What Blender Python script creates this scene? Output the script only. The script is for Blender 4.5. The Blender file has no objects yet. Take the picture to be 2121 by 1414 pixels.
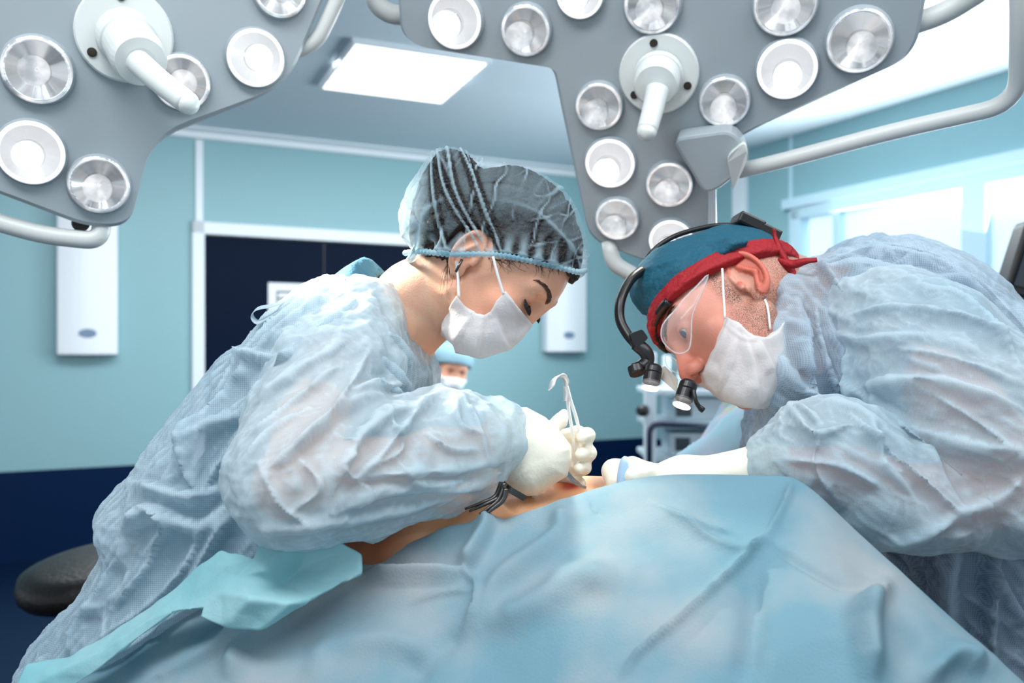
import bpy, math, random
import numpy as np
from mathutils import Vector, Matrix

sc = bpy.context.scene
COL = sc.collection
random.seed(7)
FOC, CX, CY, ZC = 1800.0, 1060.5, 725.0, 1.4          # focal length and horizon of the photograph (2121 x 1414)

# ------------------------------------------------------------------ camera, world, lights, exposure
cam_d = bpy.data.cameras.new('camera')
cam_d.sensor_width = 36.0
cam_d.lens = FOC / 2121 * 36
cam_d.shift_y = 18 / 2121
cam_d.clip_start = 0.02
cam_d.dof.use_dof = True
cam_d.dof.focus_distance = 1.0
cam_d.dof.aperture_fstop = 4.5
cam = bpy.data.objects.new('camera', cam_d)
cam.location = (0, 0, ZC)
cam.rotation_euler = (math.pi / 2, 0, 0)
COL.objects.link(cam)
sc.camera = cam
sc.view_settings.view_transform = 'Standard'
sc.view_settings.look = 'None'
sc.view_settings.exposure = 0.34
sc.view_settings.gamma = 1.0

wd = bpy.data.worlds.new('daylight')
sc.world = wd
wd.use_nodes = True
wd.node_tree.nodes['Background'].inputs[0].default_value = (0.84, 0.93, 1.0, 1)
wd.node_tree.nodes['Background'].inputs[1].default_value = 0.85


def P(px, py, d):
    """point that the photograph shows at pixel (px, py), at depth d in metres"""
    return np.array([(px - CX) / FOC * d, d, ZC - (py - CY) / FOC * d])


def lamp(name, kind, loc, target, energy, color, **kw):
    l = bpy.data.lights.new(name, kind)
    l.energy = energy
    l.color = color
    for k, v in kw.items():
        setattr(l, k, v)
    o = bpy.data.objects.new(name, l)
    o.location = loc
    o.rotation_euler = (Vector(target) - Vector(loc)).to_track_quat('-Z', 'Y').to_euler()
    COL.objects.link(o)
    return o


# room frame: origin at the far right corner, a = left along the back wall, b = towards the camera along the right wall
CO = np.array([1.245, 7.98])
A_ = np.array([-.896, -.444])
B_ = np.array([.444, -.896])
HC = 2.97


def RM(a, b, z):
    q = CO + A_ * a + B_ * b
    return np.array([q[0], q[1], z])


FIELD = P(1120, 1010, 1.04)
lamp('operating_spot_right', 'SPOT', P(1330, 300, 1.30), FIELD, 110, (1, .93, .82), spot_size=.24, spot_blend=.8, shadow_soft_size=.08)
lamp('operating_spot_left', 'SPOT', P(330, 60, 1.17), P(830, 680, 1.10), 60, (1, .91, .76), spot_size=.7, spot_blend=.6, shadow_soft_size=.04)
lamp('window_light', 'AREA', RM(.12, 3.6, 1.75), RM(3, 3.9, 2.9), 125, (.90, .97, 1.0), shape='RECTANGLE', size=2.8, size_y=1.3)
lamp('ceiling_fill_front', 'AREA', (-0.5, .1, 2.9), (-.3, .95, 1.1), 36, (.97, .985, 1), shape='RECTANGLE', size=1.2, size_y=.8)  # added fill lamp without a fixture, brightens the gowns from above
lamp('ceiling_fill_front', 'AREA', (1.0, .3, 2.9), (.6, 1.0, 1.1), 24, (.97, .985, 1), shape='RECTANGLE', size=1.2, size_y=.8)  # second added fill, on the man's side
lamp('ceiling_fill_row', 'AREA', RM(3.2, 2.4, 2.9), RM(3.2, 2.0, 0), 115, (.95, .985, 1), shape='RECTANGLE', size=4.0, size_y=1.2)  # added wide area lamp, no row of fixtures, lifts the back walls


# ------------------------------------------------------------------ colour and materials
def lin(c):
    r = []
    for v in c[:3]:
        v = v / 255.0
        r.append(v / 12.92 if v <= .04045 else ((v + .055) / 1.055) ** 2.4)
    return (r[0], r[1], r[2], 1)


MATS = {}


def mat(name, rgb, rough=.5, metal=0, spec=.5, emit=None, bump=0, bscale=60, trans=0, alpha=1, sss=0, var=0, vscale=6):
    m = bpy.data.materials.new(name)
    m.use_nodes = True
    nt = m.node_tree
    b = nt.nodes['Principled BSDF']
    I = b.inputs
    I['Base Color'].default_value = lin(rgb)
    I['Roughness'].default_value = rough
    I['Metallic'].default_value = metal
    I['Specular IOR Level'].default_value = spec
    I['Transmission Weight'].default_value = trans
    I['Alpha'].default_value = alpha
    if sss:
        I['Subsurface Weight'].default_value = sss
        I['Subsurface Radius'].default_value = (.012, .005, .003)
        I['Subsurface Scale'].default_value = .6
    if emit:
        I['Emission Color'].default_value = lin(emit[0])
        I['Emission Strength'].default_value = emit[1]
    tc = nt.nodes.new('ShaderNodeTexCoord')
    if bump:
        n = nt.nodes.new('ShaderNodeTexNoise')
        n.inputs['Scale'].default_value = bscale
        n.inputs['Detail'].default_value = 4
        bp = nt.nodes.new('ShaderNodeBump')
        bp.inputs['Strength'].default_value = bump
        bp.inputs['Distance'].default_value = .01
        nt.links.new(tc.outputs['Object'], n.inputs['Vector'])
        nt.links.new(n.outputs['Fac'], bp.inputs['Height'])
        nt.links.new(bp.outputs[0], I['Normal'])
    if var:
        n = nt.nodes.new('ShaderNodeTexNoise')
        n.inputs['Scale'].default_value = vscale
        n.inputs['Detail'].default_value = 5
        mx = nt.nodes.new('ShaderNodeMix')
        mx.data_type = 'RGBA'
        c = lin(rgb)
        mx.inputs[6].default_value = tuple(v * (1 - var) for v in c[:3]) + (1,)
        mx.inputs[7].default_value = tuple(min(1, v * (1 + var)) for v in c[:3]) + (1,)
        nt.links.new(tc.outputs['Object'], n.inputs['Vector'])
        nt.links.new(n.outputs['Fac'], mx.inputs[0])
        nt.links.new(mx.outputs[2], I['Base Color'])
    MATS[name] = m
    return m


def fabric(name, rgb, rgb2=None, through=.25, dots=0, tl=.35, pscale=4, ply=.12, bump=.25):
    """thin nonwoven cloth: diffuse + translucent, partly see-through, optional embossed dot grid"""
    m = bpy.data.materials.new(name)
    m.use_nodes = True
    nt = m.node_tree
    N, L = nt.nodes, nt.links
    b = N['Principled BSDF']
    out = N['Material Output']
    b.inputs['Roughness'].default_value = .75
    b.inputs['Specular IOR Level'].default_value = .25
    tc = N.new('ShaderNodeTexCoord')
    no = N.new('ShaderNodeTexNoise')
    no.inputs['Scale'].default_value = pscale
    no.inputs['Detail'].default_value = 6
    L.new(tc.outputs['Object'], no.inputs['Vector'])
    rp = N.new('ShaderNodeValToRGB')
    rp.color_ramp.elements[0].position = .4
    rp.color_ramp.elements[1].position = .62
    rp.color_ramp.elements[0].color = lin(rgb)
    rp.color_ramp.elements[1].color = lin(rgb2 or rgb)
    L.new(no.outputs['Fac'], rp.inputs[0])
    L.new(rp.outputs[0], b.inputs['Base Color'])
    fi = N.new('ShaderNodeTexNoise')
    fi.inputs['Scale'].default_value = 420
    fi.inputs['Detail'].default_value = 2
    L.new(tc.outputs['Object'], fi.inputs['Vector'])
    bp = N.new('ShaderNodeBump')
    bp.inputs['Strength'].default_value = bump
    bp.inputs['Distance'].default_value = .0015
    L.new(fi.outputs['Fac'], bp.inputs['Height'])
    L.new(bp.outputs[0], b.inputs['Normal'])
    t = N.new('ShaderNodeBsdfTranslucent')
    L.new(rp.outputs[0], t.inputs[0])
    m1 = N.new('ShaderNodeMixShader')
    m1.inputs[0].default_value = tl
    L.new(b.outputs[0], m1.inputs[1])
    L.new(t.outputs[0], m1.inputs[2])
    tr = N.new('ShaderNodeBsdfTransparent')
    m2 = N.new('ShaderNodeMixShader')
    m2.inputs[0].default_value = through
    def M(op, a, c=None):
        q = N.new('ShaderNodeMath')
        q.operation = op
        for i, v in enumerate((a, c)):
            if v is None:
                continue
            if isinstance(v, (int, float)):
                q.inputs[i].default_value = v
            else:
                L.new(v, q.inputs[i])
        return q.outputs[0]
    th = through
    if dots:
        sx = N.new('ShaderNodeSeparateXYZ')
        L.new(tc.outputs['Object'], sx.inputs[0])

        k = 2 * math.pi / .0042
        x1 = M('ADD', sx.outputs[0], M('MULTIPLY', sx.outputs[1], .35))
        z1 = M('ADD', sx.outputs[2], M('MULTIPLY', sx.outputs[1], .2))
        s1 = M('SINE', M('MULTIPLY', M('ADD', x1, z1), k))
        s2 = M('SINE', M('MULTIPLY', M('SUBTRACT', x1, z1), k))
        pr = M('MULTIPLY', s1, s2)
        gt = M('GREATER_THAN', pr, .18)
        th = M('ADD', through, M('MULTIPLY', gt, dots))
    at = N.new('ShaderNodeAttribute')
    at.attribute_name = 'ply'                      # folded cloth is thicker, less see-through
    cl = N.new('ShaderNodeClamp')
    L.new(M('SUBTRACT', th, M('MULTIPLY', at.outputs['Fac'], ply)), cl.inputs[0])
    L.new(cl.outputs[0], m2.inputs[0])
    L.new(m1.outputs[0], m2.inputs[1])
    L.new(tr.outputs[0], m2.inputs[2])
    L.new(m2.outputs[0], out.inputs['Surface'])
    MATS[name] = m
    return m


# ------------------------------------------------------------------ scene graph helpers
def wloc(o):
    v = Vector((0, 0, 0))
    while o is not None:
        v += o.location
        o = o.parent
    return v


def tag(o, label=None, cat=None, group=None, kind=None):
    if label:
        o['label'] = label
    if cat:
        o['category'] = cat
    if group:
        o['group'] = group
    if kind:
        o['kind'] = kind
    return o


def thing(name, label, cat, loc=(0, 0, 0), group=None):
    o = bpy.data.objects.new(name, None)
    o.empty_display_size = .05
    COL.objects.link(o)
    o.location = Vector(loc)
    return tag(o, label, cat, group)


def obj(name, V, F, m, parent=None, smooth=True, label=None, loc=None):
    """one mesh object from world-space vertices; F = array of quads/tris or list of faces"""
    V = np.asarray(V, np.float64).reshape(-1, 3)
    base = wloc(parent) if parent is not None else Vector(loc if loc is not None else V.mean(0))
    me = bpy.data.meshes.new(name)
    vv = (V - np.array(base)).astype(np.float32)
    if isinstance(F, np.ndarray):
        n, k = F.shape
        me.vertices.add(len(vv))
        me.vertices.foreach_set('co', vv.ravel())
        me.loops.add(n * k)
        me.loops.foreach_set('vertex_index', F.astype(np.int32).ravel())
        me.polygons.add(n)
        me.polygons.foreach_set('loop_start', np.arange(0, n * k, k, dtype=np.int32))
        me.update(calc_edges=True)
        me.validate()
    else:
        me.from_pydata([tuple(v) for v in vv], [], [tuple(int(i) for i in f) for f in F])
        me.update()
    if smooth:
        me.polygons.foreach_set('use_smooth', np.ones(len(me.polygons), bool))
    if m is not None:
        me.materials.append(m)
    o = bpy.data.objects.new(name, me)
    COL.objects.link(o)
    if parent is not None:
        o.parent = parent
    else:
        o.location = base
    if label:
        o['label'] = label
    return o


class MB:
    """collects boxes, tubes, lathes, prisms; build() links them as one mesh"""
    def __init__(s):
        s.V, s.F = [], []

    def add(s, V, F):
        n = len(s.V)
        s.V += [tuple(v) for v in V]
        s.F += [tuple(i + n for i in f) for f in F]
        return s

    def hexa(s, c8):
        return s.add(c8, [(0, 3, 2, 1), (4, 5, 6, 7), (0, 1, 5, 4), (1, 2, 6, 5), (2, 3, 7, 6), (3, 0, 4, 7)])

    def box(s, c, sz, R=None):
        R = np.eye(3) if R is None else np.asarray(R)
        c = np.asarray(c, float)
        h = np.asarray(sz, float) / 2
        q = [(-1, -1, -1), (1, -1, -1), (1, 1, -1), (-1, 1, -1), (-1, -1, 1), (1, -1, 1), (1, 1, 1), (-1, 1, 1)]
        return s.hexa([c + R @ (np.array(k) * h) for k in q])

    def tube(s, pts, r, n=16, cap=True):
        pts = np.asarray(pts, float)
        r = np.broadcast_to(np.asarray(r, float), (len(pts),))
        T = np.gradient(pts, axis=0)
        T /= np.linalg.norm(T, axis=1)[:, None] + 1e-12
        u = np.cross(T[0], (0, 0, 1) if abs(T[0][2]) < .9 else (1, 0, 0))
        V = []
        for i in range(len(pts)):
            u = u - T[i] * (u @ T[i])
            u /= np.linalg.norm(u)
            w = np.cross(T[i], u)
            for k in range(n):
                a = 2 * math.pi * k / n
                V.append(pts[i] + r[i] * (u * math.cos(a) + w * math.sin(a)))
        F = []
        for i in range(len(pts) - 1):
            for k in range(n):
                k2 = (k + 1) % n
                F.append((i * n + k, i * n + k2, (i + 1) * n + k2, (i + 1) * n + k))
        if cap:
            F.append(tuple(range(n - 1, -1, -1)))
            F.append(tuple((len(pts) - 1) * n + k for k in range(n)))
        return s.add(V, F)

    def lathe(s, prof, c, ax, n=32, R=None, sx=1, sy=1):
        """prof = [(radius, height)], turned about axis ax through c"""
        ax = np.asarray(ax, float)
        ax /= np.linalg.norm(ax)
        u = np.cross(ax, (0, 0, 1) if abs(ax[2]) < .9 else (1, 0, 0))
        u /= np.linalg.norm(u)
        w = np.cross(ax, u)
        V = [np.asarray(c) + ax * h + r * (sx * u * math.cos(2 * math.pi * k / n) + sy * w * math.sin(2 * math.pi * k / n)) for r, h in prof for k in range(n)]
        F = []
        for i in range(len(prof) - 1):
            for k in range(n):
                k2 = (k + 1) % n
                F.append((i * n + k, i * n + k2, (i + 1) * n + k2, (i + 1) * n + k))
        F.append(tuple(range(n - 1, -1, -1)))
        F.append(tuple((len(prof) - 1) * n + k for k in range(n)))
        return s.add(V, F)

    def prism(s, poly, off):
        """poly = 3D outline, off = extrusion vector"""
        n = len(poly)
        V = [np.asarray(p) for p in poly] + [np.asarray(p) + off for p in poly]
        F = [tuple(range(n)), tuple(range(2 * n - 1, n - 1, -1))] + [((k + 1) % n, k, n + k, n + (k + 1) % n) for k in range(n)]
        return s.add(V, F)

    def build(s, name, m, parent=None, smooth=False, bevel=0, label=None, seg=2, loc=None):
        o = obj(name, s.V, s.F, m, parent, smooth, label, loc)
        if bevel:
            b = o.modifiers.new('bevel', 'BEVEL')
            b.width = bevel
            b.segments = seg
            b.limit_method = 'ANGLE'
        return o


def spline(pts, n=60, closed=False):
    """Catmull-Rom through pts"""
    p = np.asarray(pts, float)
    if closed:
        p = np.vstack([p[-1], p, p[0], p[1]])
    else:
        p = np.vstack([2 * p[0] - p[1], p, 2 * p[-1] - p[-2]])
    m = len(p) - 3
    t = np.linspace(0, m, n, endpoint=not closed)
    i = np.clip(t.astype(int), 0, m - 1)
    f = (t - i)[:, None]
    a, b, c, d = p[i], p[i + 1], p[i + 2], p[i + 3]
    return .5 * (2 * b + (c - a) * f + (2 * a - 5 * b + 4 * c - d) * f ** 2 + (3 * b - a - 3 * c + d) * f ** 3)


def rounded(poly, r, n=5):
    """2D or 3D polygon with its corners rounded by distance r (scalar or list)"""
    p = np.asarray(poly, float)
    m = len(p)
    rr = np.broadcast_to(np.asarray(r, float), (m,))
    o = []
    for i in range(m):
        a, b, c = p[i - 1], p[i], p[(i + 1) % m]
        d1, d2 = a - b, c - b
        l1, l2 = np.linalg.norm(d1), np.linalg.norm(d2)
        k = min(rr[i], l1 * .49, l2 * .49)
        s, e = b + d1 / l1 * k, b + d2 / l2 * k
        for j in range(n + 1):
            t = j / n
            o.append((1 - t) ** 2 * s + 2 * t * (1 - t) * b + t * t * e)
    return np.array(o)


# ------------------------------------------------------------------ noise
def _h(ix, iy, iz, s):
    h = (ix.astype(np.int64) * 374761393 + iy.astype(np.int64) * 668265263 + iz.astype(np.int64) * 2147483647 + s * 144665) & 0xffffffff
    h = ((h ^ (h >> 13)) * 1274126177) & 0xffffffff
    h = ((h ^ (h >> 16)) * 2246822519) & 0xffffffff
    return ((h ^ (h >> 15)) & 0xffffff) / float(0xffffff)


def vnoise(p, s=0):
    """value noise, -1..1"""
    f = np.floor(p)
    t = p - f
    t = t * t * t * (t * (t * 6 - 15) + 10)
    i = f.astype(np.int64)
    r = 0
    for dx in (0, 1):
        for dy in (0, 1):
            for dz in (0, 1):
                w = (t[:, 0] if dx else 1 - t[:, 0]) * (t[:, 1] if dy else 1 - t[:, 1]) * (t[:, 2] if dz else 1 - t[:, 2])
                r = r + w * _h(i[:, 0] + dx, i[:, 1] + dy, i[:, 2] + dz, s)
    return r * 2 - 1


def fbm(p, o=3, s=0):
    r, a = 0, 1
    for k in range(o):
        r = r + a * vnoise(p, s + k)
        p = p * 2.03 + 7.1
        a *= .5
    return r


def ridge(p, o=2, s=0):
    r, a = 0, 1
    for k in range(o):
        r = r + a * (1 - 2 * np.abs(vnoise(p, s + k)))
        p = p * 2.1 + 3.7
        a *= .45
    return r


def crumple(p, s=0):
    """Worley F2-F1: flat facets with sharp creases, 0 on a crease"""
    f = np.floor(p).astype(np.int64)
    d1 = np.full(len(p), 9.)
    d2 = np.full(len(p), 9.)
    for dx in (-1, 0, 1):
        for dy in (-1, 0, 1):
            for dz in (-1, 0, 1):
                c = f + (dx, dy, dz)
                q = np.stack([c[:, k] + _h(c[:, 0], c[:, 1], c[:, 2], s + k * 17) for k in range(3)], 1)
                d = np.linalg.norm(p - q, axis=1)
                n1 = np.minimum(d1, d)
                d2 = np.minimum(d2, np.maximum(d1, d))
                d1 = n1
    return d2 - d1


def origami(p, s=0, n=5):
    """paper-like relief: long straight creases with flat facets between, -1..1, strength varies over the cloth"""
    r = np.random.RandomState(s)
    w = p + .22 * np.stack([fbm(p * .8, 2, s + k * 5) for k in range(3)], 1)
    o = np.zeros(len(p))
    for i in range(n):
        d = norm(r.randn(3))
        f = r.uniform(.45, 1.05)
        t = w @ d * f + r.rand()
        tri = 4 * np.abs(t - np.floor(t + .5)) - 1
        m = np.clip(.55 + .9 * vnoise(p * .55 + i * 3.7, s + 31 + i), 0, 1)
        o += tri * m / n ** .5
    return o


# ------------------------------------------------------------------ signed distance modelling
def norm(v):
    v = np.asarray(v, float)
    return v / np.linalg.norm(v)


def rc(p, a, b, r1, r2):
    ab = np.asarray(b) - a
    pa = p - a
    t = np.clip(pa @ ab / (ab @ ab + 1e-12), 0, 1)
    return np.linalg.norm(pa - t[:, None] * ab, axis=1) - (r1 + (r2 - r1) * t)


def ell(p, c, r, R=None):
    q = p - c
    if R is not None:
        q = q @ R
    r = np.asarray(r)
    k0 = np.linalg.norm(q / r, axis=1)
    k1 = np.linalg.norm(q / (r * r), axis=1)
    return k0 * (k0 - 1) / np.maximum(k1, 1e-9)


def smin(a, b, k):
    h = np.clip(.5 + .5 * (b - a) / k, 0, 1)
    return b + (a - b) * h - k * h * (1 - h)


def smax(a, b, k):
    return -smin(-a, -b, k)


def chain(p, balls, k=.01, ys=1):
    """smooth union of round cones through balls [(x,y,z,r)], ys = stretch of the section along depth"""
    d = None
    for u, v in zip(balls[:-1], balls[1:]):
        q = p
        a, b = np.array(u[:3]), np.array(v[:3])
        if ys != 1:
            q = p.copy()
            ym = (a[1] + b[1]) / 2
            q[:, 1] = (q[:, 1] - ym) / ys + ym
            a = a.copy(); b = b.copy()
            a[1] = (a[1] - ym) / ys + ym
            b[1] = (b[1] - ym) / ys + ym
        e = rc(q, a, b, u[3], v[3])
        d = e if d is None else smin(d, e, k)
    return d


def pb(lst):
    """pixel balls (px, py, depth, radius in px) -> world balls"""
    return [tuple(P(a, b, d)) + (r * d / FOC,) for a, b, d, r in lst]


def poly2(x, z, poly):
    """signed 2D distance to polygon, negative inside"""
    p = np.asarray(poly, float)
    d = np.full(len(x), 1e9)
    ins = np.zeros(len(x), bool)
    n = len(p)
    for i in range(n):
        a, b = p[i], p[(i + 1) % n]
        ex, ez = b - a
        wx, wz = x - a[0], z - a[1]
        t = np.clip((wx * ex + wz * ez) / (ex * ex + ez * ez + 1e-12), 0, 1)
        d = np.minimum(d, (wx - t * ex) ** 2 + (wz - t * ez) ** 2)
        c = (a[1] > z) != (b[1] > z)
        with np.errstate(divide='ignore', invalid='ignore'):
            ins ^= c & (x < ex * wz / (ez if ez != 0 else 1e-12) + a[0])
    d = np.sqrt(d)
    return np.where(ins, -d, d)


def pxpoly(pts, d, smooth=0):
    q = np.array([[(a - CX) / FOC * d, ZC - (b - CY) / FOC * d] for a, b in pts])
    if smooth:
        q = spline(q, len(q) * smooth, True)
    return q


def pillow(p, poly, yc, W, R):
    """rounded slab: traced outline in x,z, elliptical thickness W about yc"""
    d2 = poly2(p[:, 0], p[:, 2], poly)
    q = np.maximum(d2 + R, 0) / R
    return (np.sqrt(q * q + ((p[:, 1] - yc) / W) ** 2) - 1) * min(R, W)


def mesh_sdf(f, lo, hi, h, fix=2, blk=8):
    """surface nets over a sparse grid; returns vertices, quads, normals"""
    lo = np.asarray(lo, float)
    hi = np.asarray(hi, float)
    nb = np.maximum(np.ceil((hi - lo) / (h * blk)).astype(int), 1)
    n = nb * blk
    g = [lo[k] + h * (np.arange(nb[k]) * blk + (blk - 1) / 2) for k in range(3)]
    cc = np.stack(np.meshgrid(*g, indexing='ij'), -1).reshape(-1, 3)
    dc = np.concatenate([f(c) for c in np.array_split(cc, max(1, len(cc) // 300000))])
    D = np.repeat(np.repeat(np.repeat(dc.reshape(nb), blk, 0), blk, 1), blk, 2).astype(np.float32)
    D = np.where(D > 0, 1., -1.).astype(np.float32)
    act = np.argwhere((np.abs(dc) < h * blk * 1.45).reshape(nb))
    o = np.stack(np.meshgrid(*[np.arange(blk)] * 3, indexing='ij'), -1).reshape(-1, 3)
    for ch in np.array_split(act, max(1, len(act) * blk ** 3 // 400000)):
        if not len(ch):
            continue
        idx = (ch[:, None, :] * blk + o[None]).reshape(-1, 3)
        D[idx[:, 0], idx[:, 1], idx[:, 2]] = f(lo + idx * h)
    S = D < 0
    S[0] = S[-1] = False
    S[:, 0] = S[:, -1] = False
    S[:, :, 0] = S[:, :, -1] = False
    D = np.where(S, np.minimum(D, -1e-6), np.maximum(D, 1e-6))
    cnt = np.zeros(n - 1, np.int8)
    for dx in (0, 1):
        for dy in (0, 1):
            for dz in (0, 1):
                cnt += S[dx:n[0] - 1 + dx, dy:n[1] - 1 + dy, dz:n[2] - 1 + dz]
    cell = np.argwhere((cnt > 0) & (cnt < 8))
    vid = np.full(n - 1, -1, np.int32)
    vid[cell[:, 0], cell[:, 1], cell[:, 2]] = np.arange(len(cell))
    cor = [(0, 0, 0), (1, 0, 0), (0, 1, 0), (1, 1, 0), (0, 0, 1), (1, 0, 1), (0, 1, 1), (1, 1, 1)]
    cv = [D[cell[:, 0] + c[0], cell[:, 1] + c[1], cell[:, 2] + c[2]] for c in cor]
    acc = np.zeros((len(cell), 3))
    k = np.zeros(len(cell))
    for i in range(8):
        for j in range(i + 1, 8):
            if sum(abs(np.subtract(cor[i], cor[j]))) != 1:
                continue
            m = (cv[i] < 0) != (cv[j] < 0)
            t = np.where(m, cv[i] / np.where(m, cv[i] - cv[j], 1), 0)
            pt = np.array(cor[i]) + t[:, None] * (np.array(cor[j]) - np.array(cor[i]))
            acc += np.where(m[:, None], pt, 0)
            k += m
    V = lo + h * (cell + acc / np.maximum(k, 1)[:, None])
    Q = []
    for a in range(3):
        b, c = (a + 1) % 3, (a + 2) % 3
        s0 = [slice(None)] * 3
        s1 = [slice(None)] * 3
        s0[a] = slice(0, -1)
        s1[a] = slice(1, None)
        E = S[tuple(s0)] != S[tuple(s1)]
        e = np.argwhere(E)
        e = e[(e[:, b] > 0) & (e[:, c] > 0) & (e[:, b] < n[b] - 1) & (e[:, c] < n[c] - 1)]
        qs = []
        for ob, oc in ((1, 1), (0, 1), (0, 0), (1, 0)):
            t = e.copy()
            t[:, b] -= ob
            t[:, c] -= oc
            qs.append(vid[t[:, 0], t[:, 1], t[:, 2]])
        q = np.stack(qs, 1)
        fl = S[e[:, 0], e[:, 1], e[:, 2]]
        q = np.where(fl[:, None], q, q[:, ::-1])
        Q.append(q)
    Q = np.concatenate(Q)
    Q = Q[(Q >= 0).all(1)]
    for _ in range(fix):
        V = relax(V, Q, .5)
        d, g = grad(f, V, h * .5)
        g2 = (g * g).sum(1)
        V = V - g * np.clip(d / np.maximum(g2, .15), -h, h)[:, None]
    d, g = grad(f, V, h * .5)
    return V, Q, g / (np.linalg.norm(g, axis=1)[:, None] + 1e-9)


def relax(V, Q, w):
    acc = np.zeros_like(V)
    k = np.zeros(len(V))
    for i in range(4):
        a, b = Q[:, i], Q[:, (i + 1) % 4]
        for c in range(3):
            acc[:, c] += np.bincount(a, V[b, c], len(V)) + np.bincount(b, V[a, c], len(V))
        k += np.bincount(a, minlength=len(V)) + np.bincount(b, minlength=len(V))
    return V * (1 - w) + w * acc / np.maximum(k, 1)[:, None]


def grad(f, V, e):
    d = f(V)
    g = np.stack([(f(V + np.eye(3)[k] * e) - f(V - np.eye(3)[k] * e)) / (2 * e) for k in range(3)], 1)
    return d, g


def normals(V, Q):
    n = np.cross(V[Q[:, 2]] - V[Q[:, 0]], V[Q[:, 3]] - V[Q[:, 1]])
    acc = np.zeros_like(V)
    for i in range(4):
        for c in range(3):
            acc[:, c] += np.bincount(Q[:, i], n[:, c], len(V))
    return acc / (np.linalg.norm(acc, axis=1)[:, None] + 1e-12)


def folds(V, N, lines, gain=1.0):
    """relief of the cloth along traced fold lines. line = (points px, half width px, height m, sharp, [taper])
    only cloth facing the viewer side (N.y<0.35) is folded"""
    qx = V[:, 0] / V[:, 1] * FOC + CX
    qy = CY - (V[:, 2] - ZC) / V[:, 1] * FOC
    face = np.clip((.35 - N[:, 1]) / .5, 0, 1)
    o = np.zeros(len(V))
    for ln in lines:
        pts, w, hgt = ln[:3]
        sharp = ln[3] if len(ln) > 3 else 1
        w = w * (.72 if sharp == 1 else 1)
        p = spline(pts, max(8, len(pts) * 6)) if len(pts) > 2 else np.asarray(pts, float)
        best = np.full(len(V), 1e9)
        tt = np.zeros(len(V))
        sd = np.zeros(len(V))
        m = len(p) - 1
        x0, y0 = p.min(0) - w * 3
        x1, y1 = p.max(0) + w * 3
        I = np.where((qx > x0) & (qx < x1) & (qy > y0) & (qy < y1))[0]
        if not len(I):
            continue
        X, Y = qx[I], qy[I]
        bb, bt, bs = best[I], tt[I], sd[I]
        for i in range(m):
            a, e = p[i], p[i + 1] - p[i]
            wx, wy = X - a[0], Y - a[1]
            t = np.clip((wx * e[0] + wy * e[1]) / (e @ e + 1e-9), 0, 1)
            d = np.hypot(wx - t * e[0], wy - t * e[1])
            c = d < bb
            bb = np.where(c, d, bb)
            bt = np.where(c, (i + t) / m, bt)
            bs = np.where(c, np.sign(e[0] * wy - e[1] * wx), bs)
        ta = np.clip(np.minimum(bt, 1 - bt) * 5, 0, 1)
        ta = .25 + .75 * ta
        u = bb / w
        if sharp == 2:                       # overlap: step on one side, soft fall on the other
            pr = np.where(bs > 0, np.exp(-(u * .45) ** 2), np.exp(-(u * 1.7) ** 2))
        elif sharp == 1:                     # crease: sharp crest
            pr = np.exp(-u * 1.3)
        else:
            pr = np.exp(-u * u)
        o[I] += hgt * ta * pr
    return V + N * (gain * o * face)[:, None]
# ------------------------------------------------------------------ the operating room
mat('wall_paint', (136, 176, 183), .45, spec=.35, var=.03, vscale=1.5)
mat('navy_paint', (0, 28, 62), .5, spec=.12)
mat('door_navy', (0, 17, 40), .55, spec=.08)
mat('white_trim', (222, 230, 236), .4)
mat('ceiling_paint', (206, 220, 228), .6, spec=.2)
mat('floor_vinyl', (4, 26, 54), .5, spec=.15, var=.05)
mat('white_plastic', (228, 234, 240), .35)
mat('grey_blue', (110, 135, 160), .4)
mat('black_plastic', (14, 15, 18), .38)
mat('black_leather', (12, 11, 11), .45, spec=.3, bump=.2, bscale=90)
mat('steel', (190, 195, 200), .25, metal=1)
mat('dark_steel', (90, 88, 86), .3, metal=1)
mat('panel_glow', (255, 252, 244), .5, emit=((255, 250, 240), 1.5))
mat('sky_glow', (225, 240, 248), .5, emit=((222, 240, 250), .6))
mat('glass', (255, 255, 255), .02, trans=1, alpha=.25)

NB, CB = np.array([-.444, .896]), 6.6
NR, CR = np.array([.896, .444]), 4.66


def on_plane(px, py, n, c):
    u = (px - CX) / FOC
    y = c / (n[0] * u + n[1])
    return P(px, py, y)


def to_room(p):
    q = np.asarray(p[:2]) - CO
    return q @ A_, q @ B_, p[2]


def rbox(mb, a0, a1, b0, b1, z0, z1):
    c = [RM(a0, b0, z0), RM(a1, b0, z0), RM(a1, b1, z0), RM(a0, b1, z0), RM(a0, b0, z1), RM(a1, b0, z1), RM(a1, b1, z1), RM(a0, b1, z1)]
    return mb.hexa([c[0], c[3], c[2], c[1], c[4], c[7], c[6], c[5]])


def struct(name, mb, m, **k):
    o = mb.build(name, m, **k)
    o['kind'] = 'structure'
    return o


Zd = .60          # top of the navy lower wall
struct('floor', rbox(MB(), -.1, 9, -.1, 11, -.1, 0), MATS['floor_vinyl'])
struct('ceiling', rbox(MB(), -.1, 9, -.1, 11, HC, HC + .1), MATS['ceiling_paint'])
# back wall with the door opening
dl = to_room(on_plane(423, 600, NB, CB))[0]
dr = to_room(on_plane(894, 700, NB, CB))[0]
dt = on_plane(430, 486, NB, CB)[2]
w = MB()
rbox(w, -.1, dr, -.1, 0, 0, HC)
rbox(w, dl, 9, -.1, 0, 0, HC)
rbox(w, dr, dl, -.1, 0, dt, HC)
wb = struct('wall_back', w, MATS['wall_paint'])
w = MB()
rbox(w, 0.0, dr - .09, 0, .006, 0, Zd)
rbox(w, dl + .09, 9, 0, .006, 0, Zd)
w.build('lower_wall_paint', MATS['navy_paint'], wb)
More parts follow.
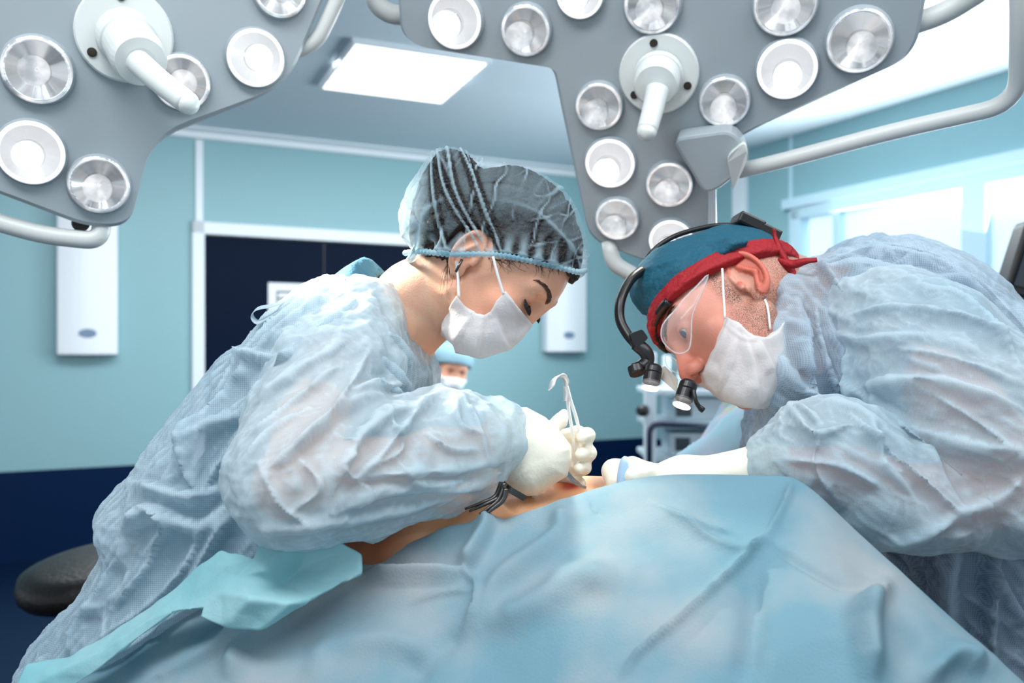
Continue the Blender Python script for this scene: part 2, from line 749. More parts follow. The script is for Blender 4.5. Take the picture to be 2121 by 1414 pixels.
# right wall with window opening
wz1 = on_plane(1645, 438, NR, CR)[2]
wb0 = to_room(on_plane(1650, 500, NR, CR))[1]
wb1 = wb0 + 3.4
wz0 = 1.0
w = MB()
rbox(w, -.1, 0, -.1, wb0, 0, HC)
rbox(w, -.1, 0, wb1, 11, 0, HC)
rbox(w, -.1, 0, wb0, wb1, 0, wz0)
rbox(w, -.1, 0, wb0, wb1, wz1, HC)
wr = struct('wall_right', w, MATS['wall_paint'])
rbox(MB(), 0, .006, 0.01, 11, 0, Zd).build('lower_wall_paint', MATS['navy_paint'], wr)
# window: frame, panes, roller blinds with fine slats
w = MB()
rbox(w, -.08, .03, wb0 - .02, wb1 + .02, wz1 - .06, wz1 + .02)
rbox(w, -.08, .03, wb0 - .02, wb1 + .02, wz0 - .03, wz0 + .05)
rbox(w, -.08, .03, wb0 - .02, wb0 + .06, wz0, wz1)
rbox(w, -.08, .03, wb1 - .06, wb1 + .02, wz0, wz1)
mu = [to_room(on_plane(q, 500, NR, CR))[1] for q in (1735, 2020)]
mat('pvc_frame', (186, 214, 226), .4)
rbox(w, -.07, .02, mu[0] - .025, mu[0] + .025, wz0, wz1)
rbox(w, -.07, .02, mu[1] - .075, mu[1] + .075, wz0, wz1)
win = struct('window_1', w, MATS['pvc_frame'])
edges = [wb0 + .06, mu[0], mu[1], wb1 - .06]
sl = bpy.data.materials.new('blind_cloth')
sl.use_nodes = True
nt = sl.node_tree
b = nt.nodes['Principled BSDF']
b.inputs['Base Color'].default_value = lin((226, 238, 244))
b.inputs['Roughness'].default_value = .6
b.inputs['Emission Color'].default_value = lin((214, 236, 246))
b.inputs['Emission Strength'].default_value = .25  # slats glow by themselves, standing in for daylight coming through
for i in range(3):
    pane = rbox(MB(), -.075, -.068, edges[i], edges[i + 1], wz0 + .04, wz1 - .05).build('pane', MATS['sky_glow'], win)
    w = MB()
    z = wz0 + .06
    while z < wz1 - .07:
        c0, c1 = edges[i] + .03, edges[i + 1] - .03
        w.hexa([RM(-.05, c0, z), RM(-.05, c1, z), RM(-.028, c1, z + .018), RM(-.028, c0, z + .018),
                RM(-.05, c0, z + .002), RM(-.05, c1, z + .002), RM(-.028, c1, z + .020), RM(-.028, c0, z + .020)])
        z += .0235
    bl = w.build('window_blind', sl, win)
rbox(MB(), 0, .05, wb0 - .1, wb1 + .1, wz1 + .02, wz1 + .09).build('blind_rail', MATS['pvc_frame'], win)
# door
d = rbox(MB(), dr + .005, dl - .005, -.07, -.02, .01, dt - .005).build('door_1', MATS['door_navy'])
d['kind'] = 'structure'
mid = (dl + dr) / 2
rbox(MB(), mid - .004, mid + .004, -.02, -.017, .01, dt - .01).build('door_seam', MATS['black_plastic'], d)
w = MB()
rbox(w, dl, dl + .085, -.02, .03, 0, dt + .09)
rbox(w, dr - .085, dr, -.02, .03, 0, dt + .09)
rbox(w, dr - .085, dl + .085, -.02, .03, dt, dt + .09)
struct('trim_1', w, MATS['white_trim'], bevel=.006)
struct('trim_2', rbox(MB(), dl + .01, dl + .06, 0, .012, dt + .09, HC - .06), MATS['white_trim'])
w = MB()
rbox(w, 0, 9, 0, .05, HC - .055, HC)
rbox(w, 0, 9, 0, .16, HC - .012, HC)
struct('trim_3', w, MATS['white_trim'])
c1, c2 = [to_room(on_plane(q, 420, NR, CR))[1] for q in (1523, 1549)]
struct('trim_4', rbox(MB(), 0, .03, c1, c2, 0, HC), MATS['white_trim'])
c1, c2 = [to_room(on_plane(q, 420, NR, CR))[1] for q in (1636, 1642)]
struct('trim_5', rbox(MB(), 0, .008, c1, c2, 0, HC), MATS['pvc_frame'])

# sign plate on the door
sp = on_plane(555, 585, NB, CB + .02)
a1, _, z1 = to_room(sp)
root = rbox(MB(), a1 - .33, a1, -.02, -.012, z1 - .24, z1).build('door_sign', MATS['white_plastic'], bevel=.003)
tag(root, 'white notice plate fixed on the navy double door, half hidden by a shoulder', 'sign')
w = MB()
for k in range(3):
    rbox(w, a1 - .27, a1 - .06, -.012, -.0105, z1 - .075 - k * .05, z1 - .06 - k * .05)
rbox(w, a1 - .07, a1 - .06, -.012, -.0105, z1 - .175, z1 - .06)
w.build('sign_text', MATS['dark_steel'], root)


# air purifiers on the back wall
def purifier(x0, x1, yb, h, logo, label):
    pa, pc = to_room(on_plane(x0, yb, NB, CB)), to_room(on_plane(x1, yb, NB, CB))
    a0, a1 = pc[0], pa[0]
    z0 = pa[2]
    root = thing('air_purifier', label, 'air purifier', RM((a0 + a1) / 2, 0, z0), 'white air purifiers on the back wall')
    mb = MB()
    prof = [(a0, 0), (a0, .10)] + [(a0 + (a1 - a0) * t, .10 + .035 * math.sin(math.pi * t)) for t in np.linspace(.05, .95, 9)] + [(a1, .10), (a1, 0)]
    mb.prism([RM(a, bb, z0) for a, bb in prof], np.array([0, 0, h]))
    mb.build('housing', MATS['white_plastic'], root, bevel=.012)
    c = RM((a0 + a1) / 2 + (.0), .1355, z0 + logo)
    mb = MB()
    nrm = np.append(B_, 0)
    mb.lathe([(.054, 0), (.05, .003), (.001, .003)], c, nrm, 28, sy=.56, sx=1)
    mb.build('badge', MATS['grey_blue'], root)
    mb = MB()
    for k in range(7):
        rbox(mb, a0 + .05 + k * .045, a0 + .075 + k * .045, .02, .1, z0 - .001, z0 + .001)
    mb.build('vent_slots', MATS['black_plastic'], root)
    return root


purifier(118, 243, 735, 1.02, .145, 'tall white air purifier beside the door, under the left surgical lamp')
purifier(1121, 1203, 729, .86, .145, 'white air purifier on the back wall behind the woman\'s face')


# ceiling lights
def ceil_pt(px, py, z):
    d = (z - ZC) * FOC / (CY - py)
    return P(px, py, d)


def ceiling_panel(corn, label):
    z = HC - .03
    q = [ceil_pt(a, b, z) for a, b in corn]
    root = thing('ceiling_light', label, 'ceiling light', np.mean(q, 0), 'square ceiling lights')
    c = np.mean(q, 0)
    MB().prism([c + (p - c) * 1.04 + (0, 0, .004) for p in q], np.array([0, 0, .026])).build('frame', MATS['white_trim'], root)
    MB().prism([c + (p - c) * .985 for p in q], np.array([0, 0, .008])).build('diffuser', MATS['panel_glow'], root)
    mb = MB()
    for k in range(1, 4):
        t = k / 4
        e0 = q[0] * (1 - t) + q[3] * t
        e1 = q[1] * (1 - t) + q[2] * t
        w_ = (q[3] - q[0]) * .012
        mb.prism([e0 - w_, e1 - w_, e1 + w_, e0 + w_], np.array([0, 0, -.003]))
    mb.build('louvre', MATS['white_trim'], root)


ceiling_panel([(735, 93), (1010, 133), (915, 215), (667, 184)], 'bright ceiling light over the woman, wholly in view between the two lamps')
ceiling_panel([(1700, -75), (1880, -120), (2120, -10), (1895, 40)], 'bright ceiling light at the top right corner above the lamp rail')
# ------------------------------------------------------------------ surgical lamps
mat('lamp_grey', (160, 171, 177), .42, spec=.4)
mat('lamp_edge', (205, 218, 226), .35)
mat('lamp_white', (222, 228, 226), .4, spec=.4)
mat('rail_cream', (206, 210, 208), .4)
mat('screw_dark', (70, 62, 56), .4, metal=.6)
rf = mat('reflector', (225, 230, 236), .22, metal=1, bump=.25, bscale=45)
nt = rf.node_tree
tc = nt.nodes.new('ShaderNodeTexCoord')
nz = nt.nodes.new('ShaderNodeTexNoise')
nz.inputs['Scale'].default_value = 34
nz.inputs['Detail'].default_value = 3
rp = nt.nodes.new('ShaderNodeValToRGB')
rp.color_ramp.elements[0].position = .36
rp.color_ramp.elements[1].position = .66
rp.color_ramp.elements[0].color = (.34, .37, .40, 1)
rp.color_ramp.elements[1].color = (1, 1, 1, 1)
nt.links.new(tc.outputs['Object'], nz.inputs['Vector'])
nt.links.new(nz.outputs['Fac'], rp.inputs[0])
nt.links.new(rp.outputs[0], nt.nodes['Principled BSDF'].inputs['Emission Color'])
nt.nodes['Principled BSDF'].inputs['Emission Strength'].default_value = .62  # mottled emission painted in for gleams of bulb light on the metal
mat('reflector_on', (245, 248, 252), .35, emit=((250, 252, 255), .85), bump=.3, bscale=60)
mat('lens_core', (255, 255, 255), .3, emit=((255, 253, 248), 2.2))
gm = bpy.data.materials.new('lens_glass')
gm.use_nodes = True
nt = gm.node_tree
gl = nt.nodes.new('ShaderNodeBsdfGlossy')
gl.inputs['Roughness'].default_value = .05
tr = nt.nodes.new('ShaderNodeBsdfTransparent')
fr = nt.nodes.new('ShaderNodeFresnel')
fr.inputs[0].default_value = 1.45
mx = nt.nodes.new('ShaderNodeMixShader')
nt.links.new(fr.outputs[0], mx.inputs[0])
nt.links.new(tr.outputs[0], mx.inputs[1])
nt.links.new(gl.outputs[0], mx.inputs[2])
nt.links.new(mx.outputs[0], nt.nodes['Material Output'].inputs['Surface'])


def plane3(pts):
    """plane through three (px, py, depth) marks -> point, normal towards the viewer"""
    a, b, c = [P(*q) for q in pts]
    n = norm(np.cross(b - a, c - a))
    if n[1] > 0:
        n = -n
    return a, n


def hit(px, py, pl):
    a, n = pl
    r = P(px, py, 1) - (0, 0, ZC)
    t = ((a - (0, 0, ZC)) @ n) / (r @ n)
    return np.array((0, 0, ZC)) + r * t


def lens(c, n, r, root, bright, rnd):
    m = MB()
    m.lathe([(r * 1.06, 0), (r * 1.05, .004), (r * 1.0, .009), (r * .98, .010), (r * .97, .001)], c, n, 40)
    bz = m.build('lamp_lens', MATS['lamp_grey'], root, smooth=False)
    m = MB()
    prof = [(r * .985, .0100)]
    for k in range(1, 10):
        t = k / 9
        prof.append((r * (.97 - .80 * t), .0100 - .0028 * math.sin(t * math.pi / 2) + (.0012 if k % 2 else 0)))
    m.lathe(prof, c, n, 40)
    m.build('reflector', MATS['reflector_on' if bright else 'reflector'], bz, smooth=True)
    m = MB()
    m.lathe([(r * .26, .006), (r * .25, .0078), (r * .16, .009), (r * .02, .0095)], c, n, 24)
    m.build('bulb', MATS['lens_core'], bz, smooth=True)
    m = MB()
    prof = []
    for k in range(0, 11):
        t = k / 10
        prof.append((max(r * .98 * math.cos(t * math.pi / 2), .0006), .0102 + .0035 * math.sin(t * math.pi / 2) + .0003 * math.sin(k * 2.6)))
    m.lathe(prof, c, n, 40)
    m.build('cover_glass', gm, bz, smooth=True)


def lamp_panel(root, outline, pl, thick, r):
    a, n = pl
    q = rounded([hit(x, y, pl) for x, y in outline], r, 6)
    m = MB()
    k = len(q)
    c = q.mean(0)
    inner = q
    ring = [inner + n * 0, ]
    ctr = c
    V = []
    F = []
    # face, bevel ring, side, back
    def grow(o, off):
        d = o - ctr
        return o + d / np.linalg.norm(d, axis=1)[:, None] * off
    L = [q, grow(q, .006) - n * .006, grow(q, .010) - n * thick * .6, grow(q, .0) - n * thick]
    for l in L:
        V += list(l)
    for i in range(3):
        for j in range(k):
            j2 = (j + 1) % k
            F.append((i * k + j, i * k + j2, (i + 1) * k + j2, (i + 1) * k + j))
    F.append(tuple(range(k - 1, -1, -1)))
    F.append(tuple(3 * k + j for j in range(k)))
    m.add(V, F)
    return m.build('lamp_head', MATS['lamp_grey'], root)


def handle_hub(root, c, n, lever_px, plr, r, h):
    m = MB()
    m.lathe([(r, 0), (r, .006), (r * .96, .009), (r * .5, .009)], c, n, 40)
    pt = m.build('handle_plate', MATS['lamp_white'], root, smooth=False)
    u = norm(np.cross(n, (0, 0, 1)))
    v = np.cross(n, u)
    for ang in (35, 155, 275):
        a = math.radians(ang)
        cc = c + (u * math.cos(a) + v * math.sin(a)) * r * .78 + n * .008
        m = MB()
        m.lathe([(r * .1, 0), (r * .1, .003), (r * .05, .0034)], cc, n, 14)
        m.build('screw', MATS['screw_dark'], pt)
    ax = norm(h - c)
    L = np.linalg.norm(h - c)
    m = MB()
    m.lathe([(r * .62, .008), (r * .6, L * .35), (r * .56, L * .36), (r * .56, L * .9), (r * .5, L), (r * .3, L * 1.02)], c, ax, 32)
    m.build('handle', MATS['lamp_white'], root, smooth=False)
    p = [np.asarray(q) for q in lever_px]
    m = MB()
    s = spline(p, 14)
    m.tube(s, [plr * (1 - .12 * i / 13) for i in range(14)], 14)
    m.lathe([(plr * .88, 0), (plr * .7, plr * .5), (plr * .1, plr * .8)], s[-1], norm(s[-1] - s[-2]), 14)
    m.build('lever', MATS['lamp_white'], root, smooth=True)


def rail(root, pts, r, name='rail'):
    m = MB()
    q = [P(*p) for p in pts]
    m.tube(rounded_path(q, .045), r, 14)
    return m.build(name, MATS['rail_cream'], root, smooth=True)


def rounded_path(q, r, n=6):
    o = [q[0]]
    for i in range(1, len(q) - 1):
        a, b, c = q[i - 1], q[i], q[i + 1]
        l1, l2 = np.linalg.norm(a - b), np.linalg.norm(c - b)
        k = min(r, l1 * .48, l2 * .48)
        s, e = b + (a - b) / l1 * k, b + (c - b) / l2 * k
        for j in range(n + 1):
            t = j / n
            o.append((1 - t) ** 2 * s + 2 * t * (1 - t) * b + t * t * e)
    o.append(q[-1])
    return np.array(o)


def mount(root, p, top):
    m = MB()
    m.tube(rounded_path([np.array(p), np.array(p) + (0, .10, .12), np.array([p[0], p[1] + .10, top])], .08), .028, 18)
    m.lathe([(.10, 0), (.10, .05), (.03, .06)], np.array([p[0], p[1] + .10, top - .001]), (0, 0, -1), 28)
    m.build('ceiling_arm', MATS['lamp_white'], root, smooth=True)


# left lamp
plL = plane3([(78, 145, 1.20), (205, 380, 1.27), (528, 118, 1.30)])
rootL = thing('surgical_lamp', 'grey surgical lamp at the left with handle pointing down over the woman', 'surgical lamp', hit(120, 60, plL), 'surgical lamps over the table')
lamp_panel(rootL, [(-60, -160), (330, -260), (740, -190), (664, 0), (588, 178), (316, 277), (270, 462), (185, 464), (-60, 372)], plL, .05, [.05, .05, .06, .03, .05, .05, .028, .03, .03])
aL, nL = plL
for (x, y, w_, br) in [(78, 145, 135, 0), (65, 315, 130, 1), (205, 381, 117, 0), (528, 120, 116, 1), (578, -20, 110, 0), (376, 170, 112, 0)]:
    c = hit(x, y, plL)
    lens(c, nL, w_ / 2 * c[1] / FOC, rootL, br, random)
cL = hit(258, 72, plL)
handle_hub(rootL, cL, nL, [P(285, 128, 1.14), P(330, 168, 1.12), P(390, 214, 1.10)], .0165, 95 * cL[1] / FOC, P(292, 128, 1.155))
rail(rootL, [(720, -60, 1.32), (690, 20, 1.33), (655, 90, 1.34), (600, 110, 1.345)], .0115)
rail(rootL, [(-60, 440, 1.25), (0, 462, 1.26), (90, 487, 1.28), (208, 500, 1.30), (212, 440, 1.31)], .0135)
mb = MB()
for k in range(5):
    mb.lathe([(.0105, 0), (.0125, .002), (.0105, .004)], P(167, 462, 1.295) + nL * (-.004 * k), nL, 20)
mb.build('spring', MATS['dark_steel'], rootL)
mount(rootL, hit(250, -120, plL) - nL * .045, HC)

# right lamp
plR = plane3([(1780, 80, 1.27), (1285, 450, 1.50), (945, 40, 1.40)])
rootR = thing('surgical_lamp', 'large grey three-armed surgical lamp at upper right above the bending man', 'surgical lamp', hit(1360, 120, plR), 'surgical lamps over the table')
lamp_panel(rootR, [(820, -120), (835, 70), (868, 97), (1152, 142), (1172, 240), (1222, 490), (1350, 545), (1466, 520), (1468, 318), (1545, 270), (1862, 130), (1892, 90), (1925, -80), (1500, -200)], plR, .05,
           [.04, .03, .02, .016, .1, .03, .04, .02, .03, .03, .03, .03, .04, .05])
aR, nR = plR
for (x, y, w_, br) in [(945, 40, 116, 1), (1091, 61, 104, 0), (1203, -15, 100, 1), (1352, 8, 116, 0), (1626, 6, 128, 0), (1779, 82, 130, 0),
                       (1630, 141, 122, 1), (1501, 208, 103, 0), (1242, 218, 98, 0), (1265, 335, 104, 1), (1387, 379, 96, 0), (1279, 450, 90, 0), (1391, 494, 92, 1)]:
    c = hit(x, y, plR)
    lens(c, nR, w_ / 2 * c[1] / FOC, rootR, br, random)
cR = hit(1365, 152, plR)
handle_hub(rootR, cR, nR, [P(1362, 185, 1.315), P(1352, 228, 1.305), P(1340, 272, 1.29)], .0175, 82 * cR[1] / FOC, P(1358, 178, 1.325))
# joint block at the right edge and the long rail
nrm = nR
jb = [hit(1395, 268, plR), hit(1520, 250, plR), hit(1549, 290, plR), hit(1545, 330, plR), hit(1490, 372, plR), hit(1462, 380, plR)]
MB().prism(rounded(jb, .02, 4), nR * .05).build('joint_block', MATS['lamp_grey'], rootR, bevel=.006)
MB().prism(rounded([hit(1508, 300, plR) + nR * .05, hit(1545, 268, plR) + nR * .05, hit(1552, 300, plR) + nR * .05, hit(1520, 378, plR) + nR * .03], .01, 3), nR * .012).build('rail_bracket', MATS['lamp_white'], rootR, bevel=.003)
rail(rootR, [(1520, 356, 1.44), (1600, 338, 1.40), (1850, 272, 1.32), (2108, 214, 1.24), (2112, 60, 1.17), (2112, -80, 1.13)], .0125, 'rail')
rail(rootR, [(1870, 56, 1.275), (1955, 30, 1.26), (2040, -25, 1.22), (2080, -60, 1.20)], .016)
rail(rootR, [(770, -60, 1.43), (778, 10, 1.44), (812, 32, 1.45), (870, 30, 1.46)], .016)
rail(rootR, [(1262, 500, 1.535), (1268, 545, 1.535), (1330, 580, 1.535), (1420, 600, 1.535), (1440, 540, 1.535)], .014)
rb = [hit(1466, 372, plR), hit(1482, 372, plR), hit(1484, 520, plR), hit(1466, 530, plR)]
MB().prism(rb, -nR * .02).build('edge_strip', MATS['lamp_edge'], rootR)
mount(rootR, hit(1420, -90, plR) - nR * .045, HC)
# ------------------------------------------------------------------ people
def attr(o, name, val):
    a = o.data.attributes.new(name, 'FLOAT', 'POINT')
    a.data.foreach_set('value', np.asarray(val, np.float32))


def skin(name, rgb, red, dark, sss=.25):
    """skin: 'hairy' attribute = stubble density, 'flush' = redder patches, 'stain' = blood"""
    m = mat(name, rgb, .48, spec=.4, sss=sss, bump=.12, bscale=500)
    nt = m.node_tree
    N, L = nt.nodes, nt.links
    b = N['Principled BSDF']

    def at(nm):
        a = N.new('ShaderNodeAttribute')
        a.attribute_name = nm
        return a.outputs['Fac']

    def mixc(f, c1, c2):
        x = N.new('ShaderNodeMix')
        x.data_type = 'RGBA'
        L.new(f, x.inputs[0])
        for i, c in ((6, c1), (7, c2)):
            if isinstance(c, tuple):
                x.inputs[i].default_value = lin(c)
            else:
                L.new(c, x.inputs[i])
        return x.outputs[2]
    tc = N.new('ShaderNodeTexCoord')
    n2 = N.new('ShaderNodeTexNoise')
    n2.inputs['Scale'].default_value = 28
    n2.inputs['Detail'].default_value = 5
    L.new(tc.outputs['Object'], n2.inputs['Vector'])
    mp = N.new('ShaderNodeMath')
    mp.operation = 'MULTIPLY'
    L.new(n2.outputs['Fac'], mp.inputs[0])
    mp.inputs[1].default_value = .45
    c = mixc(mp.outputs[0], rgb, red)
    c = mixc(at('flush'), c, red)
    n1 = N.new('ShaderNodeTexNoise')
    n1.inputs['Scale'].default_value = 900
    n1.inputs['Detail'].default_value = 3
    L.new(tc.outputs['Object'], n1.inputs['Vector'])
    mr = N.new('ShaderNodeMapRange')
    mr.inputs[1].default_value = .42
    mr.inputs[2].default_value = .62
    mr.inputs[3].default_value = .15
    mr.inputs[4].default_value = 1
    L.new(n1.outputs['Fac'], mr.inputs[0])
    mm = N.new('ShaderNodeMath')
    mm.operation = 'MULTIPLY'
    L.new(mr.outputs[0], mm.inputs[0])
    L.new(at('hairy'), mm.inputs[1])
    c = mixc(mm.outputs[0], c, dark)
    c = mixc(at('stain'), c, (170, 40, 20))
    L.new(c, b.inputs['Base Color'])
    return m


skin('skin_fair', (236, 186, 156), (222, 140, 112), (70, 48, 36))
skin('skin_ruddy', (222, 168, 146), (206, 112, 94), (62, 46, 38))
skin('skin_tan', (224, 170, 128), (176, 104, 70), (60, 40, 30), .1)
fabric('gown_cloth', (176, 206, 222), (196, 218, 229), through=.32, dots=.2, tl=.22, ply=.18)
fabric('sleeve_cloth', (180, 210, 224), (206, 223, 231), through=.29, dots=.04, tl=.22, ply=.16)
fabric('cap_cloth', (196, 224, 236), None, through=.83, dots=0, tl=.4, ply=.5)
fabric('mask_cloth', (232, 236, 240), (240, 240, 240), through=.02, tl=.35, bump=.4)
fabric('glove_cuff_cloth', (228, 232, 216), None, through=.05, tl=.2)
mat('scrub_blue', (48, 106, 130), .8, bump=.3, bscale=300)
mat('scrub_deep', (26, 70, 106), .8)
mat('cap_teal', (12, 86, 108), .75, bump=.35, bscale=120)
mat('band_red', (160, 14, 28), .7, bump=.3, bscale=200)
mat('hair_dark', (22, 18, 17), .5, bump=.8, bscale=160)
mat('hair_brown', (74, 48, 34), .5)
mat('glove_latex', (236, 232, 216), .42, spec=.4, sss=.1, bump=.15, bscale=70)
mat('elastic_white', (238, 240, 242), .6)
mat('eye_white', (206, 196, 190), .3, spec=.2)
mat('iris_blue', (52, 74, 98), .3, spec=.2)
lensg = mat('clear_plastic', (236, 240, 244), .03, spec=.8)
lensg.node_tree.nodes['Principled BSDF'].inputs['Alpha'].default_value = .09


def head_f(R, T, sc_=1.0, male=False, eye_open=False):
    R = np.array(R)
    T = np.array(T)

    def ear(q):
        s = 1.12 if male else 1.0
        c = np.array([.0735, -.010, .003])
        U = norm((.40, -.90, -.12)); Vv = norm((.08, -.16, .98)); W = np.cross(U, Vv)
        if W[0] < 0:
            W = -W
        e = q - c
        u, v, w = e @ U / s, e @ Vv / s, e @ W / s
        z = np.stack([u, v, w], 1)
        d = ell(z, (.0, .001, -.001), (.0165, .029, .0042))
        k = np.sqrt(((u - .001) / .0172) ** 2 + ((v - .002) / .0295) ** 2)
        tor = np.sqrt(((k - 1) * .021) ** 2 + (w - .0035) ** 2) - .0034
        tor = np.maximum(tor, np.where((u < -.004) & (v < -.012), .006, -1))
        d = smin(d, tor, .003)
        d = smax(d, -ell(z, (-.003, -.004, .0075), (.0105, .0125, .0082)), .003)
        d = smin(d, rc(z, np.array((-.002, .015, .0035)), np.array((.0085, -.004, .0045)), .0026, .0026), .003)
        d = smin(d, rc(z, np.array((.0085, -.004, .0045)), np.array((.001, -.018, .004)), .0026, .0028), .003)
        d = smin(d, ell(z, (-.004, -.027, .001), (.0095, .0095, .0045)), .004)
        d = smin(d, ell(z, (-.0135, -.005, .003), (.004, .0055, .005)), .003)
        return d * s

    def f(p):
        q = (p - T) @ R / sc_
        qs = q.copy()
        qs[:, 0] = np.abs(q[:, 0])
        A = np.array
        d = ell(q, (0, -.004, .044), (.074, .097, .084)) if male else ell(q, (0, .003, .042), (.073, .090, .082))
        d = smin(d, ell(q, (0, .046, .014), (.060, .054, .074)) if male else ell(q, (0, .046, .026), (.061, .055, .082)), .03)
        cz = .006 if male else .031
        d = smin(d, ell(q, (0, .042, -.052 + cz), (.050, .048, .056)), .03)
        d = smin(d, rc(qs, A((.052, .008, -.042)), A((.014, .080, -.094 + cz)), .017, .017), .022)
        d = smin(d, ell(qs, (.043, .066, -.013), (.021, .018, .019)), .02)
        bz = .0095 if male else .007
        d = smin(d, rc(qs, A((.008, .0975, .035)), A((.046, .079, .037)), bz, bz * .9), .014)
        ey = 0 if male else .004
        d = smax(d, -ell(qs, (.031, .106 - ey, .017 + ey), (.019, .017, .0125)), .012)
        d = smin(d, ell(qs, (.0315 + ey * .5, .0835 - ey, .0165 + ey), (.0150, .0138, .0130)), .005)
        if eye_open:
            d = smax(d, -ell(qs, (.0325, .098, .0140), (.0130, .012, .0052)), .0025)
        else:
            d = smax(d, -ell(qs, (.0335, .0945, .0125), (.0125, .006, .0012)), .002)
        nw = .0115 if male else .0085
        nl = .127 if male else .104
        d = smin(d, rc(q, A((0, .0975, .022)), A((0, nl - nw, -.018)), .0072, nw + .001), .010)
        d = smin(d, ell(qs, (.0125, .1085 if male else .098, -.0235), (.0085, .012, .0095) if male else (.0075, .0095, .0085)), .006)
        d = smax(d, -ell(qs, (.0072, .112, -.0315), (.0042, .0078, .0065) if male else (.0036, .0068, .0045)), .002)
        d = smin(d, rc(qs, A((0, .1005, -.046)), A((.019, .092, -.050)), .006, .004), .007)
        d = smin(d, rc(qs, A((0, .0985, -.058)), A((.016, .092, -.056)), .006, .004), .007)
        d = smin(d, ell(q, (0, .083, -.094 + cz), (.017, .014, .015)), .015)
        d = smin(d, ear(qs), .004)
        return d * sc_
    return f


def L2W(R, T, p, s=1.0):
    return np.asarray(T) + np.asarray(R) @ (np.asarray(p, float) * s)


def hair_tuft(name, roots, tips, r, m, parent, seg=3):
    mb = MB()
    for a, b in zip(roots, tips):
        a, b = np.asarray(a), np.asarray(b)
        mid = (a + b) / 2 + np.random.RandomState(int(abs(a[0]) * 1e5) % 9999).randn(3) * np.linalg.norm(b - a) * .06
        s = spline([a, mid, b], seg + 2)
        mb.tube(s, np.linspace(r, r * .25, seg + 2), 4, cap=False)
    return mb.build(name, m, parent, smooth=True)


def body_mesh(name, fh, boxh, fb, boxb, m, parent, hh=.0019, hb=.006):
    """head at fine resolution and the rest of the body, one mesh object"""
    V1, Q1, n1 = mesh_sdf(fh, *boxh, hh)
    V2, Q2, n2 = mesh_sdf(fb, *boxb, hb, fix=1)
    o = obj(name, np.vstack([V1, V2]), np.vstack([Q1, Q2 + len(V1)]), m, parent)
    return o, np.vstack([V1, V2])


def cloth_sdf(name, f, box, h, m, parent, relief=None, label=None, sub=None):
    V, Q, N = mesh_sdf(f, *box, h)
    if relief:
        V0 = V
        V = relief(V, N, Q)
        dv = ((V - V0) * N).sum(1)
        o = obj(name, V, Q, m, parent, label=label)
        n2 = normals(V, Q)
        Vs = V.copy()
        for _ in range(6):
            Vs = relax(Vs, Q, .6)
        attr(o, 'ply', np.clip(((V - Vs) * n2).sum(1) / (h * .22), -.4, 1))
        return o
    return obj(name, V, Q, m, parent, label=label)


def bbox(balls, pad=.03):
    b = np.array(balls)
    return (b[:, :3] - b[:, 3:4]).min(0) - pad, (b[:, :3] + b[:, 3:4]).max(0) + pad


def anis(V, axis, la, lc, s=0, o=2):
    """ridged noise stretched along axis: la = length along, lc = spacing across"""
    ax = norm(axis)
    t = V @ ax
    perp = V - t[:, None] * ax
    return ridge(perp / lc + ax[None] * (t / la)[:, None] + 0.25 * fbm(V / (la * .7), 2, s + 9)[:, None], o, s)


# ================================================================== the woman
Rw = np.array([[-.215, .666, .714], [-.969, -.239, -.069], [.125, -.706, .697]])
Tw = np.array([-.0335, 1.05, 1.4959])
SW = .84
woman = thing('person', 'woman in pale blue gown, bouffant cap and white mask, bending right over the patient', 'person', (-.45, 1.15, 0))
fw = head_f(Rw, Tw, SW, False)
neckw = pb([(925, 590, 1.065, 74), (868, 628, 1.085, 82), (800, 685, 1.13, 86)])
armw = pb([(735, 690, 1.04, 72), (640, 880, .92, 66), (590, 1008, .845, 58), (760, 975, .895, 60), (900, 945, .955, 52), (1040, 915, 1.0, 40)])
armw2 = pb([(800, 700, 1.28, 66), (700, 960, 1.34, 58), (800, 985, 1.30, 55), (980, 975, 1.20, 46), (1040, 985, 1.16, 40)])
torsow = [(790, 640), (700, 640), (610, 720), (500, 860), (390, 1000), (310, 1120), (270, 1250), (240, 1400), (250, 1700), (520, 1700), (560, 1400), (680, 1150), (840, 930), (880, 780), (860, 690)]
tpw = pxpoly(torsow, 1.12)
legw = [pb([(380, 1650, 1.05 + k, 120), (330, 2400, 1.08 + k, 90), (330, 2990, 1.1 + k, 70)]) for k in (0, .2)]


def f_neckw(p):
    return chain(p, neckw, .03)


def f_headneck_w(p):
    return smin(fw(p), f_neckw(p), .03)


def f_body_w(p):
    d = smin(f_neckw(p), pillow(p, tpw, 1.14, .15, .09), .05)
    d = smin(d, chain(p, armw, .02), .02)
    d = smin(d, chain(p, armw2, .02), .02)
    for l in legw:
        d = smin(d, chain(p, l, .02), .03)
    return d


lo, hi = Tw - .175, Tw + .175
lo[0] -= .02; lo[2] -= .02
bw, Vb = body_mesh('body', f_headneck_w, (lo, hi), f_body_w, ((-.75, .72, 0.02), (.02, 1.46, 1.52)), MATS['skin_fair'], woman)
ql = (Vb - Tw) @ Rw / SW
cheek = np.exp(-((ql[:, 0] - .05) ** 2 + (ql[:, 1] - .07) ** 2 + (ql[:, 2] + .02) ** 2) / .03 ** 2) * .5
lid = np.exp(-((np.abs(ql[:, 0]) - .033) ** 2 + (ql[:, 1] - .094) ** 2 + (ql[:, 2] - .016) ** 2) / .013 ** 2) * .8  # eyelid shading painted in as redder skin
attr(bw, 'flush', cheek + lid)
hl = np.clip((np.abs(ql[:, 0]) - .02) / .03, 0, 1) * np.exp(-((ql[:, 2] - .045) / .012) ** 2) * (ql[:, 1] > .02)
attr(bw, 'hairy', np.zeros(len(ql)))
attr(bw, 'stain', np.zeros(len(ql)))

